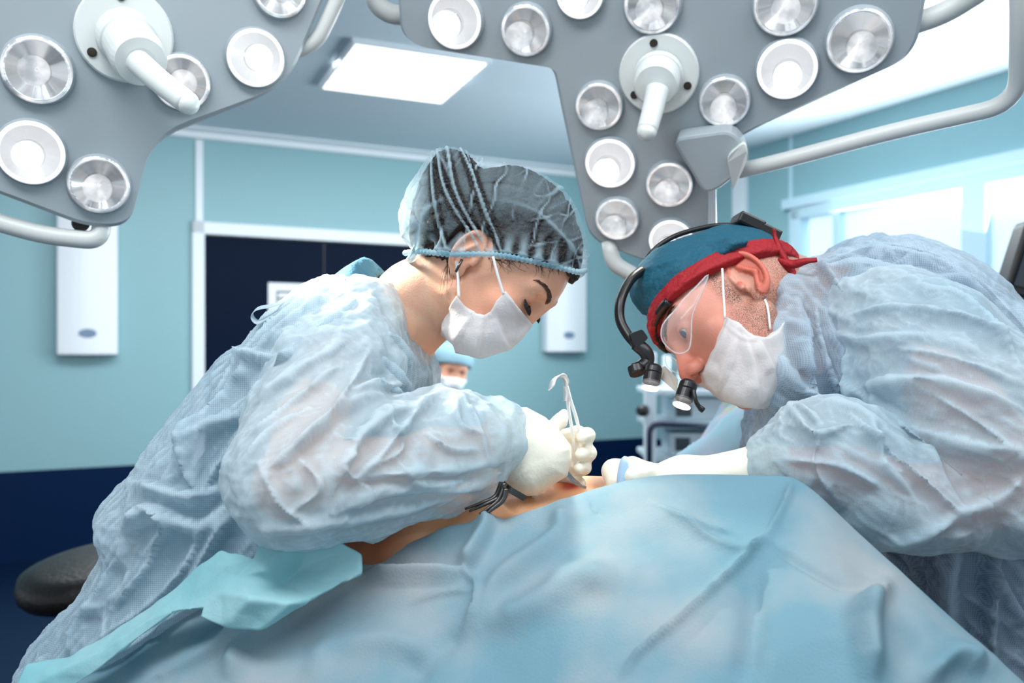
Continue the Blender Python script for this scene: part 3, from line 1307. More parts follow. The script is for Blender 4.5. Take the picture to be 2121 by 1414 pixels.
# eyebrow, lashes
rn = np.random.RandomState(3)
for sgn in (1, -1):
    ro, ti = [], []
    for i in range(190):
        t = rn.rand()
        c = spline([(.013, .1025, .033), (.024, .1005, .041), (.037, .0935, .046), (.051, .080, .043)], 40)[int(t * 39)]
        w = .0042 * (1 - .55 * t)
        a = c + np.array([0, 0, 1]) * rn.uniform(-w, w)
        a[1] += .0
        dr_ = norm(np.array([.55 + .4 * t, -.25 - .3 * t, .6 - 1.0 * t]))
        b = a + dr_ * rn.uniform(.005, .009)
        for q in (a, b):
            pass
        ro.append(a); ti.append(b)

    def surf(pts):
        w_ = np.array([L2W(Rw, Tw, (q[0] * sgn, q[1], q[2]), SW) for q in pts])
        for _ in range(4):
            d, g = grad(fw, w_, .001)
            w_ = w_ - g * ((d - .0006) / np.maximum((g * g).sum(1), .2))[:, None]
        return w_
    hair_tuft('eyebrow', surf(ro), surf(ti), .00035, MATS['hair_brown'], bw)
    ro, ti = [], []
    for i in range(60):
        t = i / 59
        c = spline([(.0215, .0895, .0125), (.030, .0945, .0115), (.039, .0935, .0115), (.048, .0865, .0145)], 60)[i]
        ro.append(L2W(Rw, Tw, (c[0] * sgn, c[1], c[2]), SW))
        ti.append(L2W(Rw, Tw, ((c[0] + .004 * (t - .4)) * sgn, c[1] + .0085, c[2] - .0085), SW))
    hair_tuft('eyelashes', ro, ti, .0008, MATS['hair_dark'], bw)

# hair under the cap
hp = pxpoly([(888, 330), (905, 308), (932, 302), (966, 312), (1000, 345), (1050, 336), (1100, 346), (1165, 392), (1196, 450), (1208, 510), (1203, 550), (1192, 580), (1180, 568), (1150, 554), (1040, 534), (1000, 541), (952, 545), (905, 535), (850, 505), (846, 440), (866, 370)], 1.02, 2)
earw = L2W(Rw, Tw, (.080, -.008, .006), SW)


def f_hair_w(p):
    d = smin(fw(p) - .007, pillow(p, hp, 1.055, .068, .05), .012)
    d = np.maximum(d, poly2(p[:, 0], p[:, 2], hp))
    return smax(d, -(np.linalg.norm(p - earw, axis=1) - .030), .006)


def rel_hair(V, N, Q):
    return V + N * (.0022 * anis(V, (.5, 0, .85), .10, .007, 4) * (N[:, 1] < .6))[:, None]


hw = cloth_sdf('hair', f_hair_w, ((-.12, .95, 1.44), (.11, 1.16, 1.67)), .0032, MATS['hair_dark'], woman, rel_hair)
def loop_path(pts, f):
    """elastic pulled taut: pushed out of the skin, then smoothed"""
    q = spline([P(*a) for a in pts], 14)
    for _ in range(5):
        d, g = grad(f, q, .001)
        n_ = g / (np.linalg.norm(g, axis=1)[:, None] + 1e-9)
        q = q + np.array([0, -1, 0]) * np.maximum(.0025 - d, 0)[:, None]
        for _ in range(3):
            q[1:-1] = q[1:-1] * .5 + (q[:-2] + q[2:]) * .25
    return q


# loose strands at temple and nape
ro, ti, ro2, ti2 = [], [], [], []
for i in range(26):
    x = rn.uniform(900, 950)
    ro.append(P(x, 528 + rn.rand() * 8, 1.0))
    ti.append(P(x - 4 + rn.uniform(-16, 22), 570 + rn.rand() * 90, 1.0 + rn.uniform(0, .01)))
for i in range(60):
    x = rn.uniform(1000, 1190)
    ro2.append(P(x, 532 + (x - 1000) * .14, .985))
    ti2.append(P(x + rn.uniform(-25, 40), 545 + (x - 1000) * .14 + rn.rand() * 16, .99))


def stick(pts, f, off):
    w_ = np.array(pts)
    for _ in range(4):
        d, g = grad(f, w_, .001)
        w_ = w_ - g * (np.clip(d - off, -.02, .02) / np.maximum((g * g).sum(1), .2))[:, None]
    return w_


for r_, t_ in ((ro, ti), (ro2, ti2)):
    hair_tuft('loose_strands', stick(r_, f_headneck_w, .0006), stick(t_, f_headneck_w, .0008), .00028, MATS['hair_brown'], hw, 4)

# bouffant cap
cp = pxpoly([(1216, 556), (1224, 520), (1208, 445), (1168, 380), (1100, 342), (1035, 328), (988, 316), (960, 301), (925, 295), (890, 306), (858, 350), (832, 395), (818, 440), (826, 488), (846, 512), (836, 532), (852, 538), (890, 520), (945, 531), (1040, 532), (1120, 548), (1178, 562), (1204, 572)], 1.02, 2)


def f_cap_w(p):
    d = smin(fw(p) - .012, pillow(p, cp, 1.055, .088, .06), .012)
    return np.maximum(d, poly2(p[:, 0], p[:, 2], cp))


def rel_cap(V, N, Q):
    px = V[:, 0] / V[:, 1] * FOC + CX
    py = CY - (V[:, 2] - ZC) / V[:, 1] * FOC
    g = np.clip((py - 480) / 50, 0, 1)
    pl = np.sin(px / 5.2 + 1.2 * np.sin(py / 40)) * .0013 * g
    wv = 14 * fbm(np.stack([px / 60, py / 60, V[:, 1] * 12], 1), 2, 5)
    l1 = np.exp(-(np.abs(np.sin((px + .25 * py + wv) / 15)) / .16) ** 2)
    l2 = np.exp(-(np.abs(np.sin((py + .30 * px + wv) / 17 + 1)) / .16) ** 2) * np.clip((px - 1060) / 60, 0, 1)
    vis = np.clip(fbm(np.stack([px / 45, py / 70, V[:, 1] * 9], 1), 2, 8) + .55, 0, 1)
    net = .0011 * np.maximum(l1, l2) * vis * np.clip((px - 920) / 60, 0, 1)
    cr_ = .004 * (crumple(V / .028, 3) - .3) * np.clip((900 - px) / 40, 0, 1)
    V = V + N * (pl + net + cr_)[:, None]
    return folds(V, N, [([(905, 310), (925, 400), (985, 500), (990, 525)], 5, .004), ([(925, 300), (945, 400), (1010, 520)], 5, .004), ([(950, 300), (985, 380), (1040, 525)], 4, .004),
                        ([(893, 320), (900, 420), (925, 520)], 5, .004), ([(965, 310), (1000, 430), (1035, 500)], 3, .003)])


capw = cloth_sdf('bouffant_cap', f_cap_w, ((-.16, .93, 1.43), (.12, 1.18, 1.68)), .0020, MATS['cap_cloth'], woman, rel_cap)
_a = capw.data.attributes['ply']
_v = np.zeros(len(capw.data.vertices), np.float32)
_a.data.foreach_get('value', _v)
_co = np.zeros(len(_v) * 3, np.float32)
capw.data.vertices.foreach_get('co', _co)
_co = _co.reshape(-1, 3) + np.array(wloc(capw))
_px = _co[:, 0] / _co[:, 1] * FOC + CX
_a.data.foreach_set('value', (_v + .75 * np.clip((895 - _px) / 30, 0, 1)).astype(np.float32))      # doubled, gathered cloth at the back
# gathered elastic rim
rim = [(838, 524), (870, 520), (905, 524), (950, 527), (1000, 526), (1040, 529), (1080, 536), (1120, 545), (1160, 554), (1196, 563), (1212, 560)]
dep = [1.04, 1.01, .99, .975, .97, .97, .972, .98, .99, 1.0, 1.02]
sp = spline([P(a, b, d) for (a, b), d in zip(rim, dep)], 150)
mb = MB()
mb.tube(sp, [.0030 + .0009 * math.sin(i * 1.9) for i in range(150)], 10)
fabric('rim_cloth', (150, 200, 218), (190, 220, 230), through=.35, tl=.3, pscale=30)
mb.build('elastic_rim', MATS['rim_cloth'], capw, smooth=True)

# mask
mp_ = pxpoly([(945, 611), (925, 636), (906, 664), (904, 690), (934, 712), (936, 729), (993, 743), (1056, 722), (1082, 700), (1106, 672), (1075, 638), (1047, 603), (1028, 622), (1018, 646), (1003, 655), (985, 652), (966, 636)], .99)
mpb = pxpoly([(985, 640), (925, 650), (904, 685), (934, 712), (936, 729), (993, 743), (1056, 722), (1106, 672), (1090, 655), (1040, 640)], 1.03)


def f_mask_w(p):
    d = smin(fw(p) - .005, pillow(p, mpb, 1.055, .05, .045), .012)
    d = smin(d, ell(p, P(1005, 690, 1.05), (.045, .06, .03)), .02)
    return smax(d, poly2(p[:, 0], p[:, 2], mp_), .002)


def rel_mask(lines, amp=.0012, s=1):
    def r(V, N, Q):
        V = V + N * (amp * fbm(V / .02, 2, s))[:, None]
        return folds(V, N, lines)
    return r


maskw = cloth_sdf('face_mask', f_mask_w, ((-.12, .93, 1.36), (.06, 1.18, 1.49)), .002, MATS['mask_cloth'], woman,
                  rel_mask([([(978, 652), (955, 690), (937, 712)], 7, .0035, 2), ([(999, 656), (992, 700), (985, 738)], 8, .0035, 2), ([(1022, 648), (1035, 690), (1052, 720)], 9, .0025, 2),
                            ([(966, 634), (985, 651), (1003, 654), (1018, 646), (1030, 620)], 4, .0012, 0), ([(1047, 607), (1072, 640), (1100, 672)], 3, .001, 0)]))
for pts in ([(945, 540, .985), (949, 575, .985), (951, 616, .985)], [(1021, 531, .965), (1031, 570, .967), (1043, 610, .972)]):
    q = loop_path(pts, f_headneck_w)
    MB().tube(q, .0015, 8).build('ear_loop', MATS['elastic_white'], maskw, smooth=True)
# earring and hair grip by the ear
mb = MB()
mb.tube([P(957, 537, .968), P(944, 563, .966)], .0016, 8)
mb.build('earring', MATS['dark_steel'], woman, smooth=True)

# scrub shirt under the gown
scp = pxpoly([(678, 580), (716, 552), (757, 529), (778, 548), (806, 575), (836, 614), (868, 668), (888, 735), (890, 800), (830, 950), (690, 1150), (580, 1400), (560, 1700), (235, 1700), (225, 1400), (262, 1240), (300, 1120), (380, 995), (490, 850), (600, 710), (640, 620)], 1.11)
nk = pb([(905, 588, 1.06, 60), (800, 700, 1.1, 60)])


def f_scrub_w(p):
    d = pillow(p, scp, 1.14, .165, .085)
    return smax(d, -(chain(p, neckw, .02) - .004), .006)


cloth_sdf('scrub_shirt', f_scrub_w, ((-.75, .93, .7), (0, 1.36, 1.54)), .006, MATS['scrub_blue'], woman,
          lambda V, N, Q: folds(V, N, [([(690, 578), (757, 540), (800, 580)], 8, .003), ([(770, 560), (820, 610), (850, 660)], 6, .003)]))

# gown
gpw = pxpoly([(690, 577), (735, 583), (775, 580), (805, 592), (834, 622), (866, 664), (892, 722), (908, 770), (905, 835), (880, 900), (830, 1000), (760, 1110), (740, 1180), (690, 1300), (640, 1500), (640, 2500), (60, 2500), (40, 1500), (62, 1410), (90, 1350), (122, 1300), (165, 1248), (198, 1215), (238, 1155), (260, 1112), (248, 1088), (246, 1050), (264, 1008), (312, 962), (372, 878), (432, 798), (482, 738), (522, 716), (570, 652), (640, 592)], 1.12, 1)
slw = pb([(742, 668, 1.035, 100), (690, 770, .985, 122), (640, 880, .925, 118), (592, 1000, .855, 112), (640, 1000, .86, 116), (770, 972, .905, 124), (890, 935, .955, 116), (975, 918, .98, 102), (1012, 908, .995, 72)])
slw2 = pb([(810, 700, 1.28, 90), (700, 950, 1.34, 84), (800, 985, 1.30, 76), (930, 975, 1.22, 66)])


def f_gown_w(p):
    return pillow(p, gpw, 1.13, .2, .11)


rng_folds_w = [
    ([(700, 640), (600, 760), (500, 900), (400, 1050)], 16, .010), ([(740, 620), (640, 720), (560, 800), (470, 900)], 14, .009), ([(790, 640), (700, 720), (640, 790)], 10, .008),
    ([(650, 620), (560, 720), (470, 830), (380, 960), (300, 1050)], 16, .010), ([(830, 650), (760, 640), (715, 700)], 8, .006), ([(760, 680), (830, 720), (870, 760)], 10, .009, 2), ([(740, 720), (800, 760), (855, 800)], 10, .009, 2),
    ([(735, 770), (800, 800), (840, 830)], 9, .008, 2), ([(600, 640), (520, 740), (440, 840)], 12, .008), ([(480, 740), (600, 742), (660, 740)], 8, .008, 2), ([(440, 850), (400, 960), (420, 1020)], 14, .009),
    ([(530, 860), (430, 900), (410, 1010)], 12, .008, 2), ([(300, 1000), (380, 1020), (470, 1010)], 12, .012, 2), ([(262, 1108), (330, 1060), (420, 1080), (480, 1040)], 14, .014, 2), ([(260, 1100), (320, 1050), (360, 1080), (300, 1150)], 14, .012),
    ([(480, 1060), (400, 1200), (330, 1320)], 18, .012), ([(560, 1120), (470, 1190), (380, 1260), (280, 1330), (170, 1370)], 20, .016), ([(430, 1090), (380, 1180), (300, 1260), (200, 1330)], 14, .010), ([(250, 1150), (230, 1220), (180, 1290), (150, 1360)], 16, .012),
    ([(640, 1110), (560, 1180), (480, 1230)], 14, .010), ([(350, 1100), (300, 1180), (240, 1260)], 12, .008), ([(870, 670), (880, 740), (895, 800)], 8, .006), ([(660, 590), (720, 600), (760, 600), (830, 630)], 9, .006, 0)]


def rel_gown_w(V, N, Q):
    V0 = V
    V = V + N * (.0035 * anis(V, (-.62, 0, -.78), .16, .022, 11, 2) + .0060 * origami(V / .08, 8) + .0018 * origami(V / .028, 9))[:, None]
    V = folds(V, N, rng_folds_w, 1.6)
    qx = V0[:, 0] / V0[:, 1] * FOC + CX
    calm = np.clip((qx - 800) / 60, 0, 1)                     # the neckline lies smooth
    V = V0 + (V - V0) * (1 - .75 * calm)[:, None]
    N = normals(V, Q)
    V = V + N * (0.0008 * np.exp(-crumple(V / .04 + .3 * fbm(V / .05, 2, 7)[:, None], 55) / .07))[:, None]
    return V + N * (.0007 * ridge(V / .012, 2, 5))[:, None]


gownw = cloth_sdf('surgical_gown', f_gown_w, ((-.78, .88, .3), (0, 1.40, 1.52)), .0034, MATS['gown_cloth'], woman, rel_gown_w)


def f_sleeve_w(p):
    return chain(p, slw, .03)


sleeve_lines_w = [
    ([(700, 720), (600, 790), (540, 830)], 10, .010, 2), ([(810, 830), (740, 840), (680, 880), (590, 960)], 13, .012, 2), ([(760, 730), (720, 800), (690, 870), (560, 970)], 12, .011), ([(860, 700), (840, 770), (800, 810), (720, 830)], 10, .010, 2),
    ([(870, 850), (810, 870), (740, 920), (700, 1000)], 12, .012, 2), ([(905, 815), (860, 860), (790, 940), (730, 990)], 12, .011, 1), ([(800, 860), (830, 930), (760, 970)], 9, .008), ([(940, 820), (950, 880), (1000, 900)], 10, .008),
    ([(1030, 960), (930, 975), (840, 980), (720, 990)], 9, .009, 2), ([(1020, 1000), (900, 1010), (800, 1020), (690, 1060)], 10, .009, 2), ([(540, 960), (580, 1040), (640, 1080)], 12, .008), ([(620, 950), (660, 1010), (600, 1060)], 10, .007),
    ([(530, 1100), (680, 1080), (850, 1045), (980, 1000)], 14, .008, 0), ([(960, 820), (990, 880), (1010, 950)], 8, .006), ([(880, 900), (930, 930), (990, 930)], 9, .007), ([(690, 900), (740, 940), (700, 970), (760, 1010)], 8, .007), ([(500, 960), (560, 900), (640, 850)], 10, .008),
    ([(820, 950), (860, 1000), (950, 990)], 7, .005), ([(700, 760), (650, 800), (560, 880), (520, 900)], 11, .009)]


def rel_sleeve(lines, ax, s, amp=1., fine=.0025):
    def r(V, N, Q):
        V = V + N * (amp * (.0078 * origami(V / .07, s) + fine * anis(V, ax, .14, .026, s + 3, 3)))[:, None]
        V = folds(V, N, lines, 1.1)
        V = V + N * (amp * 0.0008 * np.exp(-crumple(V / .045 + .3 * fbm(V / .05, 2, s)[:, None], s + 5) / .07))[:, None]
        n = normals(V, Q)
        return V + n * (amp * .0024 * origami(V / .027, s + 7))[:, None]
    return r


cloth_sdf('sleeve', f_sleeve_w, bbox(slw), .0027, MATS['sleeve_cloth'], gownw, rel_sleeve(sleeve_lines_w, (.9, .2, .2), 21, 1.0, .0018))
cloth_sdf('sleeve', lambda p: chain(p, slw2, .03), bbox(slw2), .006, MATS['sleeve_cloth'], gownw)
# tie loop on the back of the gown
q = spline([P(612, 616, 1.0), P(570, 632, 1.0), P(533, 640, 1.0), P(522, 655, 1.0), P(535, 668, 1.0), P(560, 655, 1.0), P(600, 628, 1.0)], 40)
mb = MB()
for i in range(39):
    a, b = q[i], q[i + 1]
    w_ = np.array([0, .005, .0022])
    mb.hexa([a - w_, b - w_, b + w_, a + w_, a - w_ + (0, 0, .001), b - w_ + (0, 0, .001), b + w_ + (0, 0, .001), a + w_ + (0, 0, .001)])
mb.build('tie', MATS['sleeve_cloth'], gownw)

# right glove with its hand: the back of the hand, five fingers closed on the retractor
hpoly = pxpoly([(1000, 842), (1046, 846), (1090, 843), (1130, 864), (1160, 893), (1182, 922), (1184, 950), (1176, 984), (1150, 1000), (1112, 1026), (1082, 1026), (1052, 1008), (1036, 975), (1020, 970), (1004, 960)], 1.0)
fing = [pb([(1140, 890, 1.02, 17), (1160, 872, 1.03, 14), (1168, 856, 1.035, 9)]),                       # thumb along the shaft
        pb([(1168, 905, 1.05, 17), (1196, 900, 1.05, 17), (1216, 902, 1.03, 15), (1206, 906, 1.01, 12)]),   # index
        pb([(1172, 938, 1.05, 18), (1200, 935, 1.05, 18), (1219, 938, 1.03, 15), (1204, 941, 1.01, 13)]),   # middle
        pb([(1170, 968, 1.05, 16), (1196, 966, 1.05, 15), (1210, 968, 1.03, 13), (1198, 971, 1.01, 11)]),   # ring
        pb([(1160, 985, 1.05, 14), (1188, 990, 1.05, 12), (1204, 1000, 1.035, 10)])]                        # little finger


def f_glove_w(p):
    d = pillow(p, hpoly, 1.0, .038, .034)
    for c in fing:
        d = smin(d, chain(p, c, .006), .007)
    return d


def rel_glove(lines):
    return lambda V, N, Q: folds(V, N, lines)


gl_ = cloth_sdf('glove', f_glove_w, ((-.06, .91, 1.20), (.115, 1.09, 1.36)), .0022, MATS['glove_latex'], woman,
                rel_glove([([(1046, 970), (1070, 930), (1090, 900)], 4, .002), ([(1050, 985), (1080, 955), (1095, 930)], 4, .002), ([(1060, 1000), (1090, 975), (1110, 960)], 4, .0015), ([(1055, 850), (1060, 900), (1044, 965)], 5, .003, 2), ([(1008, 845), (1014, 900), (1010, 955)], 4, .0025), ([(1028, 846), (1036, 900), (1030, 965)], 3, .0015)]))
# left hand behind, steadying the wound
hand2 = [pb([(1040, 990, 1.15, 40), (1100, 1005, 1.13, 42)])] + [pb([(1110, 985 + k * 14, 1.12, 13), (1150, 990 + k * 13, 1.12, 12), (1172, 1004 + k * 10, 1.11, 10)]) for k in range(4)] + [pb([(1090, 1000, 1.10, 14), (1125, 1022, 1.09, 12)])]


def f_glove2_w(p):
    d = None
    for c in hand2:
        e = chain(p, c, .006)
        d = e if d is None else smin(d, e, .008)
    return d


cloth_sdf('glove', f_glove2_w, bbox(sum(hand2, []), .02), .003, MATS['glove_latex'], woman)
# ================================================================== the man
Rm = np.array([[.245, -.804, -.542], [.789, -.159, .593], [-.563, -.573, .596]])
Tm = np.array([.296, 1.10, 1.4442])
SM = .94
man = thing('person', 'man in pale blue gown with clear glasses and headlight, bending left over the patient', 'person', (.72, 1.2, 0))
fm = head_f(Rm, Tm, SM, True, True)
neckm = pb([(1585, 600, 1.12, 84), (1640, 640, 1.15, 100), (1760, 690, 1.19, 130)])
armm = pb([(1850, 710, 1.07, 70), (1990, 860, .99, 85), (2150, 1015, .97, 70), (1960, 1040, .97, 66), (1760, 985, .99, 58), (1590, 958, 1.0, 34)])
armm2 = pb([(1800, 700, 1.36, 90), (2050, 960, 1.36, 80), (1800, 990, 1.30, 66), (1640, 990, 1.2, 50)])
tpm = pxpoly([(1690, 620), (1760, 540), (1830, 520), (1930, 540), (2040, 640), (2120, 740), (2200, 900), (2220, 1200), (2200, 1700), (1880, 1700), (1860, 1300), (1760, 1100), (1680, 900), (1650, 760)], 1.2)
legm = [pb([(2040, 1600, 1.1 + k, 120), (2040, 2250, 1.12 + k, 90), (2040, 2740, 1.15 + k, 70)]) for k in (0, .24)]


def f_neckm(p):
    return chain(p, neckm, .03)


def f_headneck_m(p):
    return smin(fm(p), f_neckm(p), .03)


def f_body_m(p):
    d = smin(f_neckm(p), pillow(p, tpm, 1.22, .16, .1), .05)
    d = smin(d, chain(p, armm, .02), .02)
    d = smin(d, chain(p, armm2, .02), .02)
    for l in legm:
        d = smin(d, chain(p, l, .02), .03)
    return d


bm, Vb = body_mesh('body', f_headneck_m, (Tm - .19, Tm + .19), f_body_m, ((.22, .85, 0.02), (.85, 1.52, 1.54)), MATS['skin_ruddy'], man)
ql = (Vb - Tm) @ Rm / SM
ax_ = np.abs(ql[:, 0])
beard = np.clip((ax_ - .028) / .012, 0, 1) * np.clip((.058 - ql[:, 1]) / .02, 0, 1) * np.clip((-.004 - ql[:, 2]) / .02, 0, 1) * np.clip((ql[:, 1] + .06) / .02, 0, 1) * .75
side = np.clip((.040 - ql[:, 1]) / .012, 0, 1) * np.clip((ql[:, 1] - .008) / .008, 0, 1) * np.clip((ql[:, 2] + .03) / .02, 0, 1) * (ax_ > .05) * .95
back = np.clip((-.028 - ql[:, 1]) / .02, 0, 1) * np.clip((ql[:, 2] + .05) / .03, 0, 1) * .7
isear = (ax_ > .0745) & (ql[:, 1] < .02)
dn = np.linalg.norm(ql, axis=1)
hairy = np.maximum(np.maximum(beard, side), back) * np.where(isear & (ax_ > .078), 0, 1) * (dn < .2)
attr(bm, 'hairy', hairy)
fl = np.where(isear, 1.0, 0) + .25 * (ql[:, 1] > .03) + .6 * np.exp(-((ql[:, 0]) ** 2 + (ql[:, 1] - .118) ** 2 + (ql[:, 2] + .018) ** 2) / .025 ** 2)
attr(bm, 'flush', np.clip(fl, 0, 1))
attr(bm, 'stain', np.zeros(len(ql)))
# eyes
for sgn in (1, -1):
    c = L2W(Rm, Tm, (.0325 * sgn, .0815, .0152), SM)
    look = norm(np.array(Rm) @ np.array((-.10, .95, -.22)))
    m = MB()
    m.lathe([(max(.0126 * math.sin(math.pi * k / 16), 1e-5), -.0126 * math.cos(math.pi * k / 16)) for k in range(17)], c, look, 24)
    e = m.build('eyeball', MATS['eye_white'], bm, smooth=True)
    m = MB()
    m.lathe([(.0066, .0109), (.0062, .0116), (.003, .0129), (.0003, .0131)], c, look, 24)
    ir = m.build('iris', MATS['iris_blue'], e, smooth=True)
    m = MB()
    m.lathe([(.0028, .0128), (.0024, .01305), (.0002, .0133)], c, look, 18)
    m.build('pupil', MATS['black_plastic'], e, smooth=True)
    ro, ti = [], []
    for i in range(150):
        t = rn.rand()
        q = spline([(.012, .106, .036), (.026, .104, .043), (.040, .094, .046), (.052, .080, .040)], 40)[int(t * 39)].copy()
        q[2] += rn.uniform(-.004, .004)
        r2 = q + norm((.6 + .3 * t, -.3 - .3 * t, .4 - .7 * t)) * .006
        ro.append(L2W(Rm, Tm, (q[0] * sgn, q[1], q[2]), SM))
        ti.append(L2W(Rm, Tm, (r2[0] * sgn, r2[1], r2[2]), SM))
    hair_tuft('eyebrow', stick(ro, fm, .0004), stick(ti, fm, .001), .0004, MATS['hair_brown'], bm)

# scrub cap with red band
cpm = pxpoly([(1336, 650), (1318, 625), (1309, 592), (1328, 545), (1362, 510), (1420, 487), (1480, 475), (1540, 472), (1574, 476), (1580, 500), (1600, 525), (1560, 560), (1480, 570), (1400, 620), (1352, 650)], 1.14, 2)


def slab(p, z0, k):
    q = (p - Tm) @ Rm / SM
    return (q[:, 2] - (z0 + k * q[:, 1]))


ZB, KB = .043, .27


def f_cap_m(p):
    d = smin(fm(p) - .010, pillow(p, cpm, 1.16, .085, .06), .01)
    d = np.maximum(d, -slab(p, ZB, KB))
    return np.maximum(d, poly2(p[:, 0], p[:, 2], pxpoly([(1250, 700), (1250, 400), (1583, 400), (1583, 700)], 1.14)))


def f_band_m(p):
    q = (p - Tm) @ Rm / SM
    s_ = slab(p, ZB - .002, KB)
    d = ell(q, (0, -.004, .044), (.074, .097, .084))
    d = smin(d, ell(q, (0, .046, .014), (.060, .054, .074)), .03)
    d = np.maximum(d - .0145, -(d - .001))
    return smax(d, np.abs(s_) - .0115, .002)


capm = cloth_sdf('scrub_cap', f_cap_m, ((.10, 1.0, 1.40), (.40, 1.30, 1.62)), .003, MATS['cap_teal'], man,
                 lambda V, N, Q: folds(V + N * (.0022 * fbm(V / .03, 3, 3) + .0016 * (crumple(V / .05, 5) - .3))[:, None], N, [([(1330, 560), (1400, 540), (1470, 505), (1570, 490)], 12, .004), ([(1340, 590), (1420, 545), (1500, 520)], 10, .003, 2)]))
band = cloth_sdf('cap_band', f_band_m, ((.10, .95, 1.34), (.48, 1.32, 1.62)), .0024, MATS['band_red'], capm,
                 lambda V, N, Q: V + N * (.001 * anis(V, (.8, 0, .5), .05, .006, 6))[:, None])
# knot and tails of the band at the nape
for pts, w in (([(1612, 536, 1.07), (1640, 547, 1.06), (1668, 541, 1.05), (1692, 538, 1.05)], 9), ([(1632, 546, 1.065), (1618, 520, 1.07), (1606, 492, 1.08), (1603, 474, 1.08)], 7), ([(1625, 545, 1.065), (1640, 560, 1.065), (1648, 572, 1.06)], 8)):
    q = spline([P(*a) for a in pts], 16)
    mb = MB()
    V, F = [], []
    for i, c in enumerate(q):
        t = np.gradient(q, axis=0)[i]
        n_ = norm(np.cross(t, (0, 1, 0)))
        ww = w / FOC * 1.1 * (.55 + .45 * math.sin(math.pi * min(1, i / 15 + .2)))
        V += [c + n_ * ww, c + (0, .0018, 0), c - n_ * ww, c - (0, .0018, 0)]
    for i in range(15):
        for k in range(4):
            F.append((i * 4 + k, i * 4 + (k + 1) % 4, i * 4 + 4 + (k + 1) % 4, i * 4 + 4 + k))
    F += [(3, 2, 1, 0), (60, 61, 62, 63)]
    mb.add(V, F).build('tie', MATS['band_red'], band, smooth=True)

# mask
mpm = pxpoly([(1493, 659), (1480, 688), (1464, 735), (1454, 774), (1460, 798), (1478, 816), (1500, 831), (1530, 841), (1572, 842), (1602, 800), (1610, 690), (1604, 668), (1585, 688), (1565, 700), (1545, 700), (1528, 690), (1512, 668)], 1.06)
mpmb = pxpoly([(1500, 690), (1470, 735), (1462, 775), (1500, 829), (1572, 842), (1612, 795), (1612, 700), (1560, 708)], 1.08)


def f_mask_m(p):
    d = smin(fm(p) - .010, pillow(p, mpmb, 1.09, .075, .05), .012)
    return smax(d, poly2(p[:, 0], p[:, 2], mpm), .002)


maskm = cloth_sdf('face_mask', f_mask_m, ((.20, .95, 1.30), (.40, 1.20, 1.46)), .002, MATS['mask_cloth'], man,
                  rel_mask([([(1528, 692), (1515, 750), (1490, 805)], 8, .004, 2), ([(1546, 702), (1562, 760), (1571, 830)], 8, .004, 2), ([(1570, 700), (1590, 740), (1604, 770)], 7, .003, 2), ([(1500, 668), (1530, 694), (1556, 703), (1580, 692), (1603, 672)], 4, .0016, 0)], .0016, 5))
for pts in ([(1496, 556, 1.03), (1498, 600, 1.02), (1502, 660, 1.01)], [(1572, 594, 1.05), (1580, 640, 1.04), (1588, 682, 1.03)]):
    q = loop_path(pts, f_headneck_m)
    MB().tube(q, .0014, 8).build('ear_loop', MATS['elastic_white'], maskm, smooth=True)

# scrub shirt and gown
scm = pxpoly([(1672, 580), (1720, 545), (1790, 512), (1830, 505), (1900, 520), (1985, 570), (2060, 650), (2110, 730), (2190, 860), (2240, 1100), (2240, 1750), (1850, 1750), (1830, 1350), (1740, 1100), (1660, 960), (1630, 840), (1635, 720), (1645, 640)], 1.2)


def f_scrub_m(p):
    d = pillow(p, scm, 1.22, .175, .10)
    return smax(d, -(chain(p, neckm, .02) - .004), .006)


cloth_sdf('scrub_shirt', f_scrub_m, ((.28, 1.0, .7), (.85, 1.46, 1.56)), .006, MATS['scrub_deep'], man, lambda V, N, Q: V)
gpm = pxpoly([(1657, 556), (1690, 534), (1740, 507), (1790, 491), (1832, 487), (1880, 496), (1945, 523), (2005, 562), (2068, 624), (2112, 690), (2190, 800), (2270, 1000), (2290, 1600), (2290, 2350), (1830, 2350), (1820, 1600), (1800, 1350), (1720, 1130), (1620, 1010), (1562, 985), (1568, 900), (1580, 832), (1600, 770), (1606, 690), (1626, 610)], 1.19)


collar = pb([(1664, 562, 1.13, 16), (1640, 606, 1.07, 20), (1622, 680, 1.035, 22), (1622, 745, 1.03, 26), (1608, 820, 1.05, 28), (1600, 900, 1.08, 32)])
chest = pb([(1740, 620, 1.10, 90), (1690, 760, 1.08, 70), (1650, 880, 1.09, 60)])


def f_gown_m(p):
    d = smax(pillow(p, gpm, 1.21, .205, .12), -(chain(p, neckm[:2], .02) - .002), .008)
    return smin(d, smin(chain(p, collar, .02), chain(p, chest, .03), .04), .03)


gl_m = [([(1690, 540), (1740, 600), (1770, 660), (1740, 740)], 9, .010, 1), ([(1700, 560), (1800, 560), (1930, 600), (2040, 640)], 9, .010, 2), ([(1740, 520), (1850, 530), (1960, 560), (2050, 620)], 8, .007, 2), ([(1790, 500), (1880, 510), (1960, 540)], 7, .005, 2),
        ([(1650, 620), (1660, 740), (1690, 840), (1740, 870)], 14, .010), ([(1690, 640), (1700, 720), (1730, 800), (1750, 860)], 10, .009), ([(1620, 740), (1660, 800), (1700, 850)], 10, .009, 2), ([(1720, 660), (1745, 740), (1760, 820)], 8, .008, 2),
        ([(1840, 1110), (1860, 1250), (1900, 1414)], 14, .008), ([(1985, 1110), (1975, 1250), (2000, 1414)], 18, .014, 2), ([(2060, 1120), (2050, 1200), (2060, 1414)], 16, .012), ([(2040, 1160), (2090, 1240), (2121, 1290)], 10, .01, 2)]


